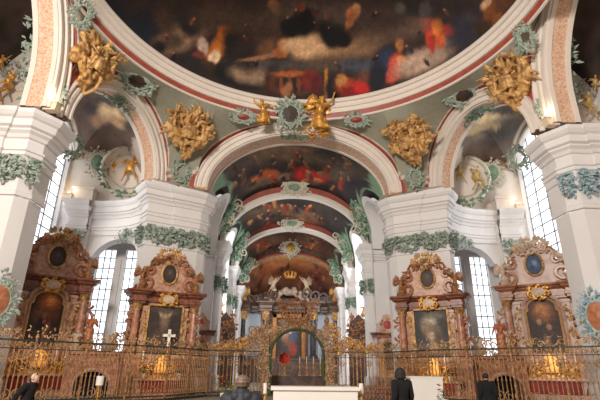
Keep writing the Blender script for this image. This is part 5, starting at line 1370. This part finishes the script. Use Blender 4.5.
def body_chains(h, J):
    P = {k: V(v) * h for k, v in J.items()}
    C = []
    def c(*a): C.append([(P[k].x, P[k].y, P[k].z, r * h) for k, r in a])
    c(('pel', .082), ('wai', .073), ('che', .085), ('nec', .034), ('hed', .045))
    H = P['hed']; f = V(J['look']).normalized(); sd = f.cross(V((0, 0, 1))).normalized(); u = V((0, 0, 1))
    def hp(a, b, cc, r): q = H + (f * a + sd * b + u * cc) * h; C.append([(q.x, q.y, q.z, r * h)])
    hp(-.008, 0, .016, .052); hp(.012, 0, .008, .047); hp(.02, 0, -.028, .032); hp(.03, 0, -.045, .018)          # skull, face, jaw, chin
    hp(.062, 0, -.006, .009); hp(.057, 0, .006, .008); hp(.051, 0, .018, .009)                                  # nose
    for s in (-1, 1): hp(.047, s * .02, .024, .009); hp(.0, s * .051, -.002, .011); hp(.0, s * .051, .008, .010); hp(.042, s * .022, -.012, .014)  # brows, ears, cheeks
    for s in 'LR':
        c(('che', .07), ('sh' + s, .044), ('el' + s, .032), ('wr' + s, .02))
        w = P['wr' + s]; d = (w - P['el' + s]).normalized(); q = d.cross(V((0, -1, .1))).normalized() * (1 if s == 'L' else -1); n = q.cross(d)
        pc = w + d * .035 * h; C.append([tuple(w) + (.018 * h,), tuple(pc) + (.02 * h,), tuple(w + d * .05 * h) + (.021 * h,)])
        for k, (o, L) in enumerate(((-.018, .038), (-.006, .045), (.006, .043), (.018, .034))):
            b = w + d * .058 * h + q * o * h; m1 = b + d * L * .5 * h + n * .004 * h; C.append([tuple(b) + (.0062 * h,), tuple(m1) + (.0056 * h,), tuple(m1 + (d * .85 + n * .5).normalized() * L * .5 * h) + (.0048 * h,)])
        t = w + d * .022 * h - q * .02 * h; C.append([tuple(t) + (.008 * h,), tuple(t + (d - q * .9).normalized() * .025 * h) + (.007 * h,), tuple(t + (d - q * .4).normalized() * .045 * h) + (.0055 * h,)])
        c(('hi' + s, .072), ('kn' + s, .044), ('an' + s, .027))
        a = P['an' + s]; C.append([(a.x, a.y, a.z - .01 * h, .026 * h), (a.x, a.y - .075 * h, a.z - .02 * h, .02 * h)])
    return C, P
BJ = dict(pel=(0, 0, .53), wai=(0, 0, .61), che=(0, .005, .73), nec=(0, .0, .845), hed=(0, -.01, .925), shL=(.115, .005, .80), shR=(-.115, .005, .80), elL=(.15, .03, .63), elR=(-.15, .03, .63), wrL=(.155, -.03, .49), wrR=(-.155, -.03, .49),
          hiL=(.05, 0, .50), hiR=(-.05, 0, .50), knL=(.055, -.01, .28), knR=(-.055, -.01, .28), anL=(.06, .01, .045), anR=(-.06, .01, .045), look=(0, -1, 0))
def person(loc, rz, h, pose, label, hair, hairmat, coat, coatm, knee=.42, hood=False, bulk=1.0, scarf=False, lean=0):
    root = empty('person', loc, rz, label, 'person'); J = dict(BJ); J.update(pose); C, P = body_chains(h, J)
    body = mobj('body', blob_mesh('body', C, .0095, skin, 2), root)
    f = V(J['look']).normalized(); sd = f.cross(V((0, 0, 1))).normalized(); H = P['hed']
    for s in (-1, 1):
        m = M(); q = H + (f * .05 + sd * s * .02 + V((0, 0, 1)) * .01) * h; m.lathe([(.001, -.008 * h), (.008 * h, 0), (.001, .008 * h)], q, 8); m.build('eye', eyem, root)
    m = M(); q = H + (f * .052 - V((0, 0, 1)) * .024) * h; m.tube([q - sd * .014 * h - f * .004 * h, q, q + sd * .014 * h - f * .004 * h], .004 * h, 6); m.build('mouth', lipm, root)
    # coat: torso shell and sleeves, open at hem and cuffs
    D = []; k = bulk
    def cc(*a): D.append([(P[n_].x, P[n_].y, P[n_].z, r * h * k) for n_, r in a])
    cc(('wai', .09), ('che', .1)); cc(('che', .1), ('nec', .05)) if not hood else cc(('che', .1), ('nec', .06))
    for s in 'LR':
        cc(('che', .085), ('sh' + s, .06), ('el' + s, .046)); e, w = P['el' + s], P['wr' + s]; D.append([tuple(e) + (.046 * h * k,), tuple(e.lerp(w, .93)) + (.033 * h,)])
        hi = P['hi' + s]; kn = P['kn' + s]; D.append([tuple(P['wai']) + (.085 * h * k,), (hi.x, hi.y, hi.z, .085 * h * k), tuple(hi.lerp(kn, knee)) + (.075 * h,)])
    if hood: ne = P['nec']; b = -f; D += [[(ne.x + b.x * .05 * h + sd.x * .05 * h * q, ne.y + b.y * .05 * h + sd.y * .05 * h * q, ne.z - .012 * h, .045 * h)] for q in (-1, 0, 1)] + [[(ne.x + b.x * .07 * h, ne.y + b.y * .07 * h, ne.z - .05 * h, .045 * h)]]
    mobj('coat', blob_mesh('coat', D, .014, coatm, 2), root)
    if scarf:
        ne = P['nec']; D = [[(ne.x + .055 * h * cos(a * .7), ne.y + .05 * h * sin(a * .7), ne.z + .005 * h, .024 * h)] for a in range(9)]; mobj('scarf', blob_mesh('scarf', D, .012, scarfm, 1), root)
    D = []
    for s in 'LR': D.append([tuple(P['hi' + s]) + (.078 * h,), tuple(P['kn' + s]) + (.052 * h,), tuple(P['an' + s]) + (.038 * h,)])
    D.append([tuple(P['pel']) + (.088 * h,)]); mobj('trousers', blob_mesh('trousers', D, .014, trou, 2), root)
    for s in 'LR':
        a = P['an' + s]; m = [[(a.x, a.y + .012 * h, .026 * h, .028 * h), (a.x, a.y - .04 * h, .026 * h, .027 * h), (a.x, a.y - .09 * h, .022 * h, .022 * h)]]; mobj('shoe', blob_mesh('shoe', m, .01, shoe, 1), root)
    # hair cap, longer if asked
    D = []
    for a in range(-3, 4):
        for e in range(0, 5):
            el = radians(-28 + 30 * e); az = radians(a * 30); d = (-f * cos(az) + sd * sin(az)) * cos(el) + V((0, 0, 1)) * sin(el)
            q = H + V((0, 0, .018 * h)) - f * .004 * h + d * .05 * h; D.append([(q.x, q.y, q.z, .0185 * h)])
    if hair == 'long':
        for a in range(-3, 4):
            az = radians(a * 32); d = (-f * cos(az) + sd * sin(az)); q = H + d * .055 * h; D.append([(q.x, q.y, q.z + .02 * h, .021 * h), (q.x + d.x * .006 * h, q.y + d.y * .006 * h, q.z - .05 * h, .02 * h)])
    mobj('hair', blob_mesh('hair', D, .0095, hairmat, 2), root)
    return root
person((1.80, 11.0, 0), radians(205), 1.66, dict(look=(-.55, -1, .05), elL=(.145, .02, .64), elR=(-.145, .02, .64)), 'woman with dark hair in black coat standing before the white block', 'long', hairD, 'coat', coatB, .7, False, .98)
person((-1.50, 6.3, 0), radians(178), 1.52, dict(look=(.1, -1, .0)), 'person with short greyish hair in dark hooded jacket and coloured scarf', 'short', hairG, 'jacket', parka, .2, True, 1.25, True)
pw = person((-7.3, 12.3, 0), radians(80), 1.45, dict(look=(.1, -1, -.1), nec=(0, -.05, .835), hed=(0, -.08, .915), che=(0, -.02, .73), shL=(.11, -.02, .80), shR=(-.11, -.02, .80), elR=(-.17, .08, .64), wrR=(-.17, .12, .5), knL=(.055, -.09, .28), anL=(.06, -.06, .045), knR=(-.055, .02, .28), anR=(-.06, .12, .06)), 'light haired person in dark suit walking past the far left altar', 'short', hairL, 'suit', suit, .25)
person((5.38, 14.6, 0), radians(170), 1.55, dict(look=(.2, -1, 0)), 'person in dark clothes standing left of the right archway', 'short', hairD, 'coat', coatB, .8, False, 1.1)
# ------------------------------------------------------------------ light
w = bpy.data.worlds.new('world'); SC.world = w; w.use_nodes = True
bg = w.node_tree.nodes['Background']; bg.inputs['Color'].default_value = (1.0, 0.93, 0.86, 1); bg.inputs['Strength'].default_value = 0.32
def area(name, loc, to, size, e, col=(1, .95, .9)):
    l = bpy.data.lights.new(name, 'AREA'); l.energy = e; l.size = size[0]; l.shape = 'RECTANGLE'; l.size_y = size[1]; l.color = col
    o = bpy.data.objects.new(name, l); COL.objects.link(o); o.location = loc
    o.rotation_euler = (V(to) - V(loc)).to_track_quat('-Z', 'Y').to_euler(); return o
for s in (-1, 1):
    area('window_light', (s * 17.6, 29.5, 13), (0, 22, 8), (4, 8), 180, (.93, .97, 1))
    area('aisle_fill', (s * 11.8, 46, 8), (0, 46, 8), (12, 8), 2200, (.93, .97, 1))  # added fill, brightens the choir piers through the lateral arches
    area('apse_fill', (s * 4, 57, 10), (-s * 2, 66, 7), (2, 4), 160, (.95, .97, 1))  # added fill that lifts the apse, no fixture there
area('nave_fill', (-9, -6, 15), (3, 28, 11), (5, 4), 8200, (1, .93, .85))  # added fill lamp behind the camera, no fixture there
SC.view_settings.view_transform = 'Standard'
SC.view_settings.look = 'None'; SC.view_settings.exposure = 0.2
